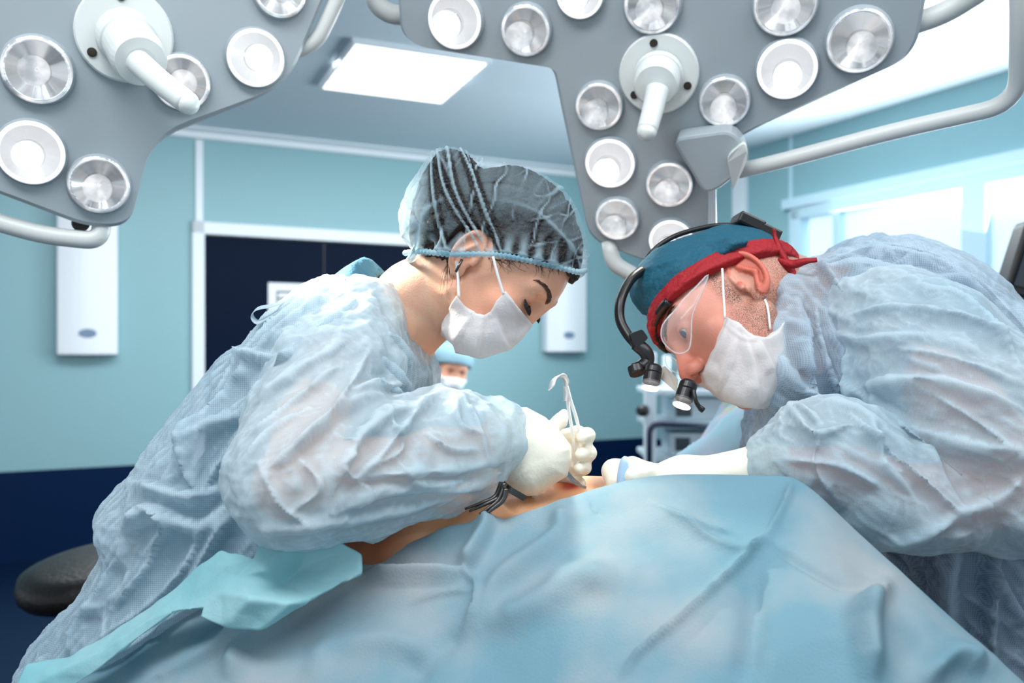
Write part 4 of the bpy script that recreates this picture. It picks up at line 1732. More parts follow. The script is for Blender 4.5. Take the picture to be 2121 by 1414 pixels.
def rel_gown_m(V, N, Q):
    V = V + N * (.003 * anis(V, (.75, 0, -.66), .16, .024, 31, 2) + .0055 * origami(V / .08, 38) + .0018 * origami(V / .028, 39))[:, None]
    V = folds(V, N, gl_m, 1.9)
    n = normals(V, Q)
    V = V + n * (0.0008 * np.exp(-crumple(V / .04 + .3 * fbm(V / .05, 2, 7)[:, None], 56) / .07))[:, None]
    return V + n * (.0006 * ridge(V / .012, 2, 5))[:, None]


fabric('gown_cloth_grey', (172, 196, 218), (192, 212, 226), through=.34, dots=.2, tl=.22, ply=.18)
gownm = cloth_sdf('surgical_gown', f_gown_m, ((.22, .94, .34), (.90, 1.48, 1.56)), .0035, MATS['gown_cloth_grey'], man, rel_gown_m)
slm = pb([(1830, 665, 1.06, 122), (1900, 730, 1.03, 150), (2010, 850, .99, 165), (2140, 985, .965, 150), (2200, 1040, .965, 130)])
slf = pb([(2200, 1040, .965, 120), (2080, 1060, .965, 75), (1930, 1045, .965, 90), (1800, 1000, .97, 118), (1690, 940, .98, 105), (1630, 950, .985, 72), (1592, 958, .99, 48)])


def f_sleeve_m(p):
    return smin(chain(p, slm, .03), chain(p, slf, .03), .008)


sl_lines_m = [([(1700, 700), (1740, 770), (1800, 815), (1900, 900), (2000, 1060)], 9, .006, 2), ([(1775, 800), (1870, 780), (2000, 800), (2110, 840)], 12, .011, 2), ([(1760, 650), (1870, 640), (2000, 660), (2110, 720)], 13, .010), ([(1730, 690), (1800, 700), (1900, 690)], 9, .008, 2),
              ([(1800, 830), (1900, 880), (2010, 910), (2110, 930)], 14, .011, 2), ([(1760, 720), (1760, 780), (1780, 830)], 10, .010), ([(1940, 820), (2020, 870), (2100, 930)], 11, .010), ([(1850, 720), (1960, 740), (2100, 790)], 12, .008),
              ([(1650, 860), (1690, 900), (1760, 880)], 12, .012), ([(1600, 900), (1660, 850), (1700, 880)], 12, .013), ([(1760, 860), (1860, 960), (1985, 1060)], 12, .012, 1), ([(1620, 950), (1720, 960), (1830, 1010)], 14, .010), ([(1700, 900), (1690, 960), (1740, 1040)], 12, .008),
              ([(1800, 870), (1830, 960), (1880, 1020)], 13, .009), ([(1980, 1058), (2060, 1030), (2121, 990)], 12, .010, 2), ([(1820, 1130), (1900, 1110), (1980, 1070)], 14, .008, 0), ([(1960, 590), (2040, 660), (2110, 750)], 9, .008)]
cloth_sdf('sleeve', f_sleeve_m, bbox(slm + slf), .003, MATS['sleeve_cloth'], gownm, rel_sleeve(sl_lines_m, (.85, 0, -.45), 41, 1.1, .0020))
slm2 = pb([(1800, 700, 1.36, 110), (2050, 960, 1.36, 100), (1800, 990, 1.30, 86), (1690, 1000, 1.22, 60)])
cloth_sdf('sleeve', lambda p: chain(p, slm2, .03), bbox(slm2), .006, MATS['sleeve_cloth'], gownm)

# left glove: wrist, palm and five fingers closing on the handle of the cautery pencil
handm = [pb([(1600, 958, .995, 40), (1560, 972, 1.0, 40), (1500, 985, 1.005, 38), (1420, 1000, 1.01, 50), (1370, 1010, 1.01, 48)]),
         pb([(1375, 990, 1.0, 20), (1330, 980, .99, 21), (1308, 985, .985, 20)]),                       # thumb
         pb([(1370, 985, 1.03, 22), (1310, 968, 1.035, 21), (1272, 976, 1.02, 24), (1275, 1000, 1.005, 20)]),   # index
         pb([(1365, 1010, 1.03, 22), (1300, 1005, 1.035, 20), (1268, 1020, 1.02, 18), (1278, 1035, 1.0, 16)]),
         pb([(1365, 1030, 1.03, 20), (1310, 1035, 1.035, 18), (1280, 1050, 1.02, 16)]),
         pb([(1370, 1045, 1.02, 17), (1325, 1058, 1.02, 15), (1300, 1070, 1.01, 13)])]


def f_glove_m(p):
    d = chain(p, handm[0], .02)
    for c in handm[1:]:
        d = smin(d, chain(p, c, .006), .007)
    return d


cloth_sdf('glove', f_glove_m, bbox(sum(handm, []), .02), .0024, MATS['glove_latex'], man, rel_glove([([(1575, 945), (1555, 970), (1552, 1000)], 3, .003)]))

# ------------------------------------------------------------------ safety glasses and headlight on his head
rimm = mat('clear_rim', (236, 240, 244), .1, spec=.8)
rimm.node_tree.nodes['Principled BSDF'].inputs['Alpha'].default_value = .35
gls = thing('safety_glasses', 'clear plastic safety glasses worn by the man with the headlight', 'glasses', P(1415, 690, 1.03))


def lens_shell(pts, name, par, dd, off):
    """curved clear lens: outline pixels laid in front of the face"""
    q = pxpoly(pts, dd, 3)
    n = len(q)
    V, F = [], []
    c = q.mean(0)
    R_ = 8
    rings = []
    for k in range(R_ + 1):
        t = k / R_
        ring = []
        for p_ in q:
            u = c + (p_ - c) * t
            ring.append((u[0], dd + off * t * t, u[1]))
        rings.append(ring)
    V = [v for r in rings for v in r]
    F = []
    for k in range(R_):
        for i in range(n):
            j = (i + 1) % n
            F.append((k * n + i, k * n + j, (k + 1) * n + j, (k + 1) * n + i))
    o = obj(name, V, F, lensg, par)
    s_ = o.modifiers.new('thickness', 'SOLIDIFY')
    s_.thickness = .0016
    rim_ = np.array(rings[-1] + rings[-1][:1])
    MB().tube(rim_, .0009, 6, cap=False).build('lens_rim', MATS['clear_rim'], o, smooth=True)
    return o


lens_shell([(1400, 645), (1378, 672), (1376, 700), (1392, 722), (1412, 732), (1432, 724), (1438, 700), (1441, 650), (1462, 600), (1474, 566), (1450, 590), (1425, 615)], 'lens', gls, 1.005, .018)
lens_shell([(1384, 735), (1382, 752), (1395, 768), (1418, 777), (1426, 770), (1405, 748)], 'lens', gls, 1.075, .01)
hlt = thing('surgical_headlight', 'black surgical headlight with two small lamps worn over a teal cap', 'headlight', P(1330, 690, 1.1))
bl, st = MATS['black_plastic'], MATS['steel']
# forehead strap
q = stick(spline([P(1358, 608, 1.06), P(1345, 640, 1.08), P(1336, 680, 1.11), P(1345, 715, 1.14), P(1356, 738, 1.16)], 20), fm, .008)
mb = MB()
mb.tube(q, [.006] * 20, 8)
mb.build('headband', bl, hlt, smooth=True)
# band over the crown
q = spline([P(1322, 568, 1.15), P(1352, 520, 1.16), (P(1400, 488, 1.17)), P(1470, 469, 1.17), P(1520, 466, 1.17)], 30)
MB().tube(q, .0035, 8).build('crown_strap', bl, hlt, smooth=True)
# adjuster box at the back
ex = norm(P(1600, 500, 1.15) - P(1520, 462, 1.15))
ez = norm(np.cross(ex, (0, 1, 0)))
if ez[2] < 0:
    ez = -ez
Rb = np.stack([ex, np.array([0, 1, 0]), ez], 1)
box = MB().box(P(1548, 464, 1.14), (.036, .05, .016), Rb).box(P(1584, 488, 1.14), (.030, .05, .020), Rb).build('rear_adjuster', bl, hlt, bevel=.003)
mb = MB()
mb.lathe([(.012, 0), (.012, .008), (.009, .012)], P(1590, 518, 1.10), (0, -1, 0), 20)
mb.build('knob', bl, box)
# curved cable arm in front
q = spline([P(1330, 560, 1.12), P(1306, 580, 1.10), P(1286, 620, 1.08), P(1284, 660, 1.07), P(1298, 690, 1.06), P(1316, 712, 1.05)], 30)
MB().tube(q, [.0062] * 30, 12).build('cable_arm', bl, hlt, smooth=True)
MB().prism(rounded([P(1300, 692, 1.055), P(1325, 682, 1.055), P(1338, 700, 1.055), P(1322, 716, 1.055), P(1326, 722, 1.055), P(1308, 715, 1.055)], .003, 3), np.array([0, -.02, 0])).build('hinge', bl, hlt, bevel=.002)
q = spline([P(1318, 712, 1.045), P(1338, 730, 1.04), P(1340, 748, 1.04), P(1325, 762, 1.035)], 18)
MB().tube(q, [.0085] * 18, 12).build('lamp_arm', bl, hlt, smooth=True)
kn = MB()
kn.lathe([(.009, 0), (.0095, .002), (.0095, .010), (.008, .012)], P(1320, 775, 1.03), norm((.2, -.5, -1)) * -1, 24)
kn.build('knob', bl, hlt)


def headlamp(top, bot, r):
    a, b = np.array(top), np.array(bot)
    ax = norm(b - a)
    L = np.linalg.norm(b - a)
    m = MB()
    m.lathe([(r * .8, 0), (r * .98, .003), (r, L * .3), (r * .93, L * .32), (r, L * .36), (r, L * .72), (r * .96, L * .74)], a, ax, 32)
    o = m.build('lamp_barrel', bl, hlt)
    m = MB()
    m.lathe([(r * 1.04, L * .68), (r * 1.06, L * .70), (r * 1.06, L * .97), (r * 1.0, L)], a, ax, 32)
    m.build('clear_collar', lensg, o)
    m = MB()
    m.lathe([(r * .98, L * .95), (r * .95, L * .985), (r * .5, L * 1.0), (.0002, L * 1.005)], a, ax, 32)
    m.build('light_lens', MATS['lens_core'], o, smooth=True)
    e = a + ax * (L * 1.02)
    lamp('headlamp_beam', 'SPOT', e, e + ax, 3, (1, .97, .9), spot_size=.35, spot_blend=.4, shadow_soft_size=.008)


headlamp(P(1355, 757, 1.02), P(1346, 806, 1.01), 18 / FOC * 1.02)
headlamp(P(1428, 790, 1.0), P(1411, 842, .99), 19 / FOC * 1.0)
mb = MB()
mb.prism([P(1368, 762, 1.02), P(1378, 758, 1.02), P(1405, 786, 1.005), P(1402, 812, 1.005), P(1370, 785, 1.02)], np.array([0, .004, 0]))
mat('tan_plate', (176, 168, 158), .4)
mb.build('cross_bar', MATS['tan_plate'], hlt)
q = spline([P(1436, 806, .985), P(1440, 828, .98), P(1448, 842, .98), P(1457, 850, .98)], 14)
MB().tube(q, [.0028] * 10 + [.0035] * 4, 8).build('lever', bl, hlt, smooth=True)
# ================================================================== table, patient, drapes, instruments
tb = thing('operating_table', 'narrow operating table hidden under the blue drapes', 'table', (.12, 1.2, 0))
MB().box((.12, 1.25, .96), (.46, 1.5, .08)).build('table_top', MATS['black_leather'], tb, bevel=.02)
MB().box((.12, 1.3, .5), (.26, .3, .86)).build('column', MATS['steel'], tb, bevel=.02)
MB().box((.12, 1.3, .04), (.5, .9, .08)).build('base', MATS['steel'], tb, bevel=.02)

pat = thing('person', 'patient lying under blue drapes, only a strip of tan skin showing', 'person', (.1, 1.1, 1.0))
patb = pb([(640, 1330, 1.03, 110), (780, 1212, 1.03, 112), (880, 1156, 1.03, 106), (1000, 1124, 1.05, 100), (1130, 1120, 1.07, 104), (1250, 1122, 1.07, 110), (1400, 1190, 1.08, 120), (1500, 1270, 1.12, 130)])


def f_pat(p):
    d = chain(p, patb, .05, ys=1.7)
    d = smin(d, rc(p, np.array(P(1280, 1300, 1.25)), np.array((.2, 1.75, 1.02)), .10, .08), .06)
    d = smax(d, .99 - p[:, 2], .03)
    return d + .0


V, Q, N = mesh_sdf(f_pat, (-.40, .72, .97), (.55, 1.88, 1.32), .005)
V = V + N * (.0015 * fbm(V / .02, 3, 2))[:, None]
V = folds(V, N, [([(1035, 1010), (1045, 1035), (1075, 1060), (1110, 1060)], 7, -.004, 0), ([(770, 1120), (800, 1100), (830, 1085)], 10, -.004, 0)])
pm = obj('body', V, Q, MATS['skin_tan'], pat)
wx = V[:, 0] / V[:, 1] * FOC + CX
wy = CY - (V[:, 2] - ZC) / V[:, 1] * FOC
attr(pm, 'flush', np.clip((870 - wx) / 90, 0, 1))
attr(pm, 'hairy', np.zeros(len(V)))
attr(pm, 'stain', np.clip(np.exp(-((wx - 1180) / 18) ** 2 - ((wy - 1005) / 10) ** 2) * 1.3, 0, 1))


# ---- the large blue drape
fabric('drape_cloth', (122, 164, 180), (170, 180, 185), through=.03, tl=.22, pscale=5.5, bump=.35, ply=.03)
fabric('towel_cloth', (150, 210, 218), (172, 218, 224), through=.02, tl=.3, pscale=9, ply=0)
S = np.array([(-400, 1620), (-150, 1480), (0, 1432), (150, 1390), (250, 1342), (350, 1266), (430, 1238), (540, 1228), (640, 1208), (700, 1188), (760, 1166), (850, 1120), (930, 1098), (1030, 1080), (1080, 1062), (1150, 1040), (1220, 1014), (1290, 996), (1340, 986), (1400, 981), (1480, 981), (1560, 983), (1620, 984),
              (1650, 990), (1690, 1018), (1760, 1086), (1850, 1168), (1950, 1260), (2050, 1350), (2121, 1412), (2300, 1600), (2600, 1900)], float)
DR = np.array([(-400, .98), (0, .96), (600, .93), (760, .93), (1000, .93), (1250, .91), (1450, .90), (1650, .88), (1850, .82), (2100, .76), (2600, .72)], float)
nu, nv = 520, 330
ux = np.linspace(-380, 2560, nu)
sy = np.interp(ux, S[:, 0], S[:, 1])
ker = np.exp(-(np.arange(-8, 9) / 3.2) ** 2)
ker /= ker.sum()
sy = np.convolve(np.pad(sy, 8, 'edge'), ker, 'valid')
dr_ = np.interp(ux, DR[:, 0], DR[:, 1])
dr_ = np.convolve(np.pad(dr_, 8, 'edge'), ker, 'valid')
V = np.zeros((nu, nv, 3))
tt = np.linspace(-.05, .62, nv)
for i in range(nu):
    r = P(ux[i], sy[i], dr_[i])
    t = tt
    g = np.where(t < 0, 1.6 * (-t) ** 1.1 + .0, .30 * t + .55 * t * t / (t + .10))
    g = g + np.where(t > .30, (t - .30) * 1.2, 0)
    h = r[2] - g
    y = r[1] - np.minimum(t, .30 + (t - .30) * .35 * (t > .30) + (t <= .30) * 1.0)
    V[i, :, 0] = r[0] * (1 - .12 * np.clip(t, 0, 1))
    V[i, :, 1] = y
    V[i, :, 2] = h
V = V.reshape(-1, 3)
I = np.arange(nu * nv).reshape(nu, nv)
Q = np.stack([I[:-1, :-1], I[:-1, 1:], I[1:, 1:], I[1:, :-1]], -1).reshape(-1, 4)
N = normals(V, Q)
if N[:, 2].mean() < 0:
    N = -N
    Q = Q[:, ::-1].copy()
# body underneath: soft mounds
cx_ = V[:, 0] / V[:, 1] * FOC + CX
cy_ = CY - (V[:, 2] - ZC) / V[:, 1] * FOC
edge = np.clip((cy_ - np.interp(cx_, S[:, 0], S[:, 1])) / 60, 0, 1)
V = V + N * (edge * (.010 * fbm(V / .16, 2, 3) + .0060 * origami(V / .15, 14) + .0012 * origami(V / .05, 15)))[:, None]
dl_ = [([(1590, 1105), (1510, 1190), (1420, 1275), (1330, 1350), (1290, 1400)], 12, .010, 1), ([(1592, 1110), (1620, 1060), (1640, 1000)], 14, .009, 1), ([(1590, 1125), (1660, 1170), (1740, 1212), (1790, 1225)], 9, -.004, 0), ([(1400, 1065), (1470, 1120), (1540, 1140), (1590, 1120)], 16, .007, 1),
       ([(1350, 1040), (1440, 1090), (1520, 1110)], 14, .006, 1), ([(1035, 1078), (1010, 1120), (985, 1160), (964, 1186)], 12, .016, 2), ([(1162, 1050), (1165, 1080), (1150, 1120), (1040, 1200), (985, 1290)], 22, .010, 0), ([(760, 1188), (860, 1186), (964, 1187)], 9, .012, 2),
       ([(964, 1188), (990, 1215), (985, 1260), (960, 1300)], 10, .008, 1), ([(850, 1250), (920, 1230), (985, 1225)], 10, .006, 1), ([(600, 1260), (520, 1330), (470, 1414)], 24, .014, 0), ([(740, 1192), (650, 1240), (560, 1300), (340, 1400)], 16, .014, 2),
       ([(960, 1300), (900, 1350), (840, 1414)], 26, -.007, 0), ([(1000, 1290), (1100, 1260), (1200, 1200), (1290, 1200)], 30, .010, 0),
       ([(1770, 1240), (1790, 1300), (1800, 1414)], 26, .016, 0), ([(1900, 1414), (1960, 1360), (2040, 1380)], 26, .014, 0), ([(1560, 1180), (1560, 1300), (1540, 1414)], 30, -.008, 0), ([(1840, 1200), (1800, 1260), (1780, 1300)], 22, .010, 0),
       ([(640, 1414), (690, 1345), (820, 1330), (920, 1370)], 30, .007, 0), ([(1220, 1020), (1230, 1050), (1245, 1070)], 3, -.003, 0), ([(880, 1105), (960, 1096), (1040, 1090)], 5, .005, 2)]
N = normals(V, Q)
N = N * np.sign(N[:, 2].mean())
V = folds(V, N, dl_, 1.3)
drape = obj('surgical_drape', V, Q, MATS['drape_cloth'])
tag(drape, 'large pale blue drape covering the patient across the foreground', 'drape')
s_ = drape.modifiers.new('thickness', 'SOLIDIFY')
s_.thickness = .0012

# ---- crumpled cloth at the left edge of the table
vt = dict(A=(459, 1139, .868), B=(525, 1158, .850), C=(541, 1122, .872), D=(573, 1131, .858), E=(660, 1100, .875), F=(747, 1147, .868), G=(748, 1186, .858), H=(724, 1199, .850), I=(645, 1240, .835), J=(538, 1303, .822),
          K=(466, 1296, .826), L=(418, 1276, .834), M=(424, 1258, .838), N=(462, 1229, .836), O=(545, 1180, .832), S=(622, 1178, .866), Q=(588, 1212, .852), R=(492, 1196, .846), T=(520, 1240, .812), U=(600, 1250, .820), V=(690, 1150, .872),
          a=(408, 1178, .880), b=(350, 1234, .884), c=(250, 1300, .890), d=(152, 1360, .895), e=(56, 1376, .90), f=(20, 1450, .87), g=(150, 1420, .862), h=(195, 1392, .858), i=(270, 1332, .856), j=(360, 1266, .852),
          k=(470, 1172, .852), l=(400, 1232, .856), m=(310, 1284, .858), n=(215, 1348, .862), o=(110, 1396, .866))
fc_ = 'BCDO DESO EVS EFV VFGS SGHI SIQ OSQ QIU ROQT BOR TQU UIJ TUJK NRT NTK NKLM ABk Akla almb bmnc cnod doe eof BRk kRNl lNM lMjm mjin niho ohg ogf'.split()
ky = list(vt)
Vt = np.array([P(*vt[k]) for k in ky])
cloth = obj('surgical_towel', Vt, [tuple(ky.index(q) for q in f) for f in fc_], MATS['towel_cloth'])
import bmesh
_b = bmesh.new()
_b.from_mesh(cloth.data)
bmesh.ops.recalc_face_normals(_b, faces=_b.faces)
_b.to_mesh(cloth.data)
_b.free()
tag(cloth, 'crumpled turquoise cloth folded over the left edge of the blue drape', 'cloth')
cr = cloth.data.attributes.new('crease_edge', 'FLOAT', 'EDGE')
cr.data.foreach_set('value', np.full(len(cloth.data.edges), .62, np.float32))
sb = cloth.modifiers.new('soft', 'SUBSURF')
sb.levels = sb.render_levels = 4
so = cloth.modifiers.new('thickness', 'SOLIDIFY')
so.thickness = .003
so.offset = 0
tx = bpy.data.textures.new('cloth_wrinkle', 'CLOUDS')
tx.noise_scale = .035
dsp = cloth.modifiers.new('wrinkle', 'DISPLACE')
dsp.texture = tx
dsp.strength = .006

# ---- second layer of drape beside the skin
S2 = [(742, 1180), (790, 1140), (850, 1112), (910, 1092), (980, 1080), (1050, 1073)]

# ---- instruments
mat('bright_steel', (240, 241, 244), .4, metal=.55)


def ribbon(mb, pts, w, th, wdir):
    """flat strip through pts, width vector wdir*w, thickness th"""
    q = np.asarray(pts)
    T = np.gradient(q, axis=0)
    V, F = [], []
    w = np.broadcast_to(w, (len(q),))
    for i in range(len(q)):
        t = norm(T[i])
        wv = norm(np.asarray(wdir) - t * (np.asarray(wdir) @ t))
        nv_ = np.cross(t, wv)
        V += [q[i] - wv * w[i] - nv_ * th, q[i] + wv * w[i] - nv_ * th, q[i] + wv * w[i] + nv_ * th, q[i] - wv * w[i] + nv_ * th]
    for i in range(len(q) - 1):
        for k in range(4):
            F.append((i * 4 + k, i * 4 + (k + 1) % 4, i * 4 + 4 + (k + 1) % 4, i * 4 + 4 + k))
    n = len(q) - 1
    F += [(3, 2, 1, 0), (n * 4, n * 4 + 1, n * 4 + 2, n * 4 + 3)]
    return mb.add(V, F)


rt = thing('retractor', 'shiny steel retractor with a bent tip, upright in the woman\'s gloved hand', 'retractor', P(1190, 900, 1.02))
mb = MB()
ribbon(mb, spline([P(1142, 803, .99), P(1148, 786, 1.0), P(1162, 777, 1.01), P(1172, 786, 1.015), P(1172, 800, 1.02), P(1172, 830, 1.02)], 24), [.006] * 12 + [.0045] * 12, .0009, (.45, -1, .25))
mb.build('blade', MATS['bright_steel'], rt, smooth=True)
mb = MB()
ribbon(mb, spline([P(1172, 800, 1.02), P(1178, 850, 1.025), P(1186, 900, 1.03), P(1194, 985, 1.04)], 16), .0018, .0014, (1, -.2, 0))
mb.build('shaft', MATS['bright_steel'], rt)
mb = MB()
ribbon(mb, spline([P(1174, 800, 1.015), P(1182, 830, 1.02), P(1199, 890, 1.03), P(1207, 985, 1.04)], 16), .0018, .0014, (1, -.2, 0))
mb.build('shaft', MATS['bright_steel'], rt)

fc = thing('forceps', 'slim steel forceps lying on the skin below the retractor', 'forceps', P(1195, 1000, .99))
for dz in (0, 7):
    mb = MB()
    ribbon(mb, spline([P(1176, 977 + dz, .99), P(1190, 993 + dz, .99), P(1214, 1010, .985)], 10), .0012, .0006, (0, -.3, 1))
    mb.build('jaw', MATS['steel'], fc)


def towel_clamp(name, label, a, b, c, d_):
    t = thing(name, label, 'clamp', P(*a), 'steel clamps on the patient')
    for off, e in ((0, 0), (.004, 9)):
        mb = MB()
        q = spline([P(a[0] + e * .5, a[1], a[2] - off), P(b[0] + e, b[1], b[2] - off), P(c[0] + e * .6, c[1] + e * .4, c[2] - off), P(d_[0] + e, d_[1] + e * .5, d_[2] - off)], 18)
        mb.tube(q, np.linspace(.0036, .0012, 18), 10)
        mb.build('jaw', MATS['dark_steel'], t, smooth=True)
    return t


towel_clamp('towel_clamp', 'steel clamp gripping the skin just under the gown cuff, the upper of two', (1040, 1000, .93), (1026, 1028, .925), (1000, 1040, .92), (963, 1054, .92))
towel_clamp('towel_clamp', 'steel clamp with its points nearest the drape edge, the lower of two', (1044, 1012, .92), (1032, 1036, .915), (1012, 1052, .912), (993, 1064, .91))
hc = thing('clamp_handle', 'dark curved instrument handle under the woman\'s gloved wrist', 'instrument', P(1060, 1010, .95))
mb = MB()
ribbon(mb, spline([P(1034, 984, .95), P(1040, 1000, .945), P(1060, 1016, .942), P(1086, 1031, .95)], 16), .0034, .0015, (.3, 0, 1))
mb.build('handle_bar', MATS['dark_steel'], hc)
mat('cautery_blue', (176, 206, 236), .35)
cp_ = thing('cautery_pencil', 'pale blue cautery pencil upright in the man\'s gloved fingers', 'surgical pencil', P(1290, 990, 1.0))
mb = MB()
mb.tube(spline([P(1288, 1060, .985), P(1289, 1000, .985), P(1293, 965, .985), P(1296, 945, .985)], 16), [.0066] * 8 + [.0066, .0064, .0062, .006, .0056, .005, .004, .002], 14)
mb.build('grip', MATS['cautery_blue'], cp_, smooth=True)
MB().box(P(1303, 975, .987), (.002, .004, .016)).build('button', MATS['grey_blue'], cp_, bevel=.0006)
# ================================================================== things at the back of the room
# stool at the left
stl = thing('stool', 'round black padded stool standing behind the woman at the left', 'stool', tuple(P(196, 1176, 2.0) * np.array([1, 1, 0])))
sc_ = P(196, 1176, 2.0)
mb = MB()
R_ = .165
mb.lathe([(R_ * .5, -.045), (R_ * .93, -.045), (R_, -.03), (R_, -.01), (R_ * .95, .012), (R_ * .7, .022), (.001, .025)], sc_, norm((-.10, -.15, 1)), 48)
mb.build('seat', MATS['black_leather'], stl, smooth=True)
mb = MB()
mb.tube([sc_ + (0, 0, -.04), (sc_[0], sc_[1], .08)], .025, 16)
mb.build('column', MATS['steel'], stl, smooth=True)
for k in range(5):
    a = 2 * math.pi * k / 5
    mb = MB()
    e = np.array([sc_[0] + .24 * math.cos(a), sc_[1] + .24 * math.sin(a), .06])
    mb.tube([(sc_[0], sc_[1], .10), e], .016, 10)
    mb.lathe([(.025, -.01), (.028, 0), (.025, .01)], e - (0, 0, .03), (math.cos(a + 1), math.sin(a + 1), 0), 16)
    mb.build('leg', MATS['black_plastic'], stl, smooth=True)

# dark monitor at the right edge
mn = thing('monitor', 'black monitor hanging at the right edge in front of the window', 'monitor', P(2200, 520, 2.0))
q = rounded([P(2121 + 8, 450, 1.95), P(2079, 606, 1.95), P(2420, 690, 1.95), P(2470, 500, 1.95)], .02, 4)
MB().prism(q, np.array([.01, .07, 0])).build('screen_housing', MATS['black_plastic'], mn, bevel=.006)
q2 = [P(2138, 475, 1.948), P(2098, 590, 1.948), P(2405, 665, 1.948), P(2445, 510, 1.948)]
mat('screen_dark', (34, 44, 58), .15)
MB().prism(q2, np.array([0, -.004, 0])).build('screen', MATS['screen_dark'], mn)
mb = MB()
pm_ = P(2300, 560, 2.04)
mb.tube([pm_, pm_ + (0, .08, 0), pm_ + (0, .08, 1.35)], .025, 12)
pm2 = pm_ + (0, .08, 0)
mb.tube([pm2, (pm2[0], pm2[1], HC)], .025, 12)
mb.build('ceiling_arm', MATS['lamp_white'], mn, smooth=True)

# equipment cart
cart = thing('equipment_cart', 'tall white equipment cart with shelves behind the man\'s headlight', 'cart', tuple(P(1420, 1000, 4.4) * np.array([1, 1, 0])))
D = 4.4
mat('cart_white', (206, 220, 230), .35)
mat('cart_navy', (16, 34, 62), .4)
mat('device_grey', (178, 196, 206), .4)
mat('screen_teal', (20, 44, 56), .15)
for (x0, x1, d) in ((1334, 1358, D), (1560, 1580, D), (1372, 1388, D + .45)):
    a, b = P(x0, 780, d), P(x1, 780, d)
    c = (a + b) / 2
    MB().box((c[0], c[1], .72), (b[0] - a[0], .05, 1.34 if d == D else 1.3)).build('post', MATS['cart_white'], cart, bevel=.008)


def shelf_at(y, th, m, name, x0=1345, x1=1580):
    a, b = P(x0, y, D), P(x1, y, D)
    return MB().box(((a[0] + b[0]) / 2, D + .22, a[2] - th / 2), (b[0] - a[0], .46, th), None).build(name, MATS[m], cart, bevel=.006)


shelf_at(806, .03, 'cart_white', 'shelf')
shelf_at(872, .035, 'device_grey', 'shelf')
shelf_at(945, .03, 'device_grey', 'shelf')
shelf_at(1060, .03, 'cart_white', 'shelf')
mb = MB()
mb.tube(rounded_path([P(1345, 1050, D - .06), P(1345, 876, D - .06), P(1500, 884, D - .06)], .06), .014, 12)
mb.build('handle_rail', MATS['cart_navy'], cart, smooth=True)
mb = MB()
mb.lathe([(.03, 0), (.03, .03), (.018, .05)], P(1334, 850, D - .03), (-.6, -.8, 0), 16)
mb.build('clamp_knob', MATS['black_plastic'], cart)
for k in (1, -1):
    for dd in (0, .44):
        p0 = P(1345 if k == 1 else 1570, 1000, D)
        mb = MB()
        mb.lathe([(.04, -.015), (.045, 0), (.04, .015)], (p0[0], D + dd, .045), (1, 0, 0), 18)
        mb.build('castor', MATS['black_plastic'], cart)


def device(x0, x1, y0, y1, d, label, cat, screen=None, knobs=()):
    a, b = P(x0, y0, d), P(x1, y1, d)
    root = thing('medical_device', label, cat, ((a[0] + b[0]) / 2, d + .12, b[2]))
    MB().box(((a[0] + b[0]) / 2, d + .12, (a[2] + b[2]) / 2), (b[0] - a[0], .24, a[2] - b[2])).build('case', MATS['device_grey'], root, bevel=.008)
    if screen:
        p, q = P(screen[0], screen[1], d), P(screen[2], screen[3], d)
        MB().box(((p[0] + q[0]) / 2, d - .002, (p[2] + q[2]) / 2), (q[0] - p[0], .008, p[2] - q[2])).build('screen', MATS['screen_teal'], root)
    for (kx, ky, kr) in knobs:
        m = MB()
        m.lathe([(kr / FOC * d, 0), (kr / FOC * d * .9, .02), (.001, .021)], P(kx, ky, d), (0, -1, 0), 18)
        m.build('knob', MATS['black_plastic'], root)


zs = lambda y: y
device(1386, 1500, 896, 944, D + .02, 'grey medical unit with a small dark screen on the lower cart shelf', 'medical device', (1399, 906, 1429, 933), ((1452, 922, 10),))
device(1398, 1530, 826, 871, D + .03, 'pale medical unit on the middle cart shelf under the headlight', 'medical device', (1400, 836, 1432, 862), ())
device(1420, 1540, 770, 805, D + .04, 'blue-grey medical unit on the top cart shelf', 'medical device', (1440, 778, 1475, 800), ())
device(1400, 1520, 975, 1058, D + .03, 'white unit on the bottom cart shelf, mostly hidden by the drape', 'medical device')

# person sitting at the back
nf = norm((.28, -.94, -.12))
nu_ = norm(np.array((.20, -.06, .97)))
nr_ = norm(np.cross(nf, nu_))
nu_ = np.cross(nr_, nf)
Rn = np.stack([nr_, nf, nu_], 1)
Tn = P(940, 776, 4.62) - nf * .05
nur = thing('person', 'person in mask and cap sitting far back by the door, facing us', 'person', (Tn[0], Tn[1] + .1, 0))
fn = head_f(Rn, Tn, 1.0, False)
b0 = Tn + (-.02, .06, -.12)
sh = b0 + (0, .02, -.12)
hipn = np.array([b0[0], b0[1] + .08, .56])
chn = [tuple(Tn + (0, .03, -.06)) + (.05,), tuple(b0) + (.055,)]


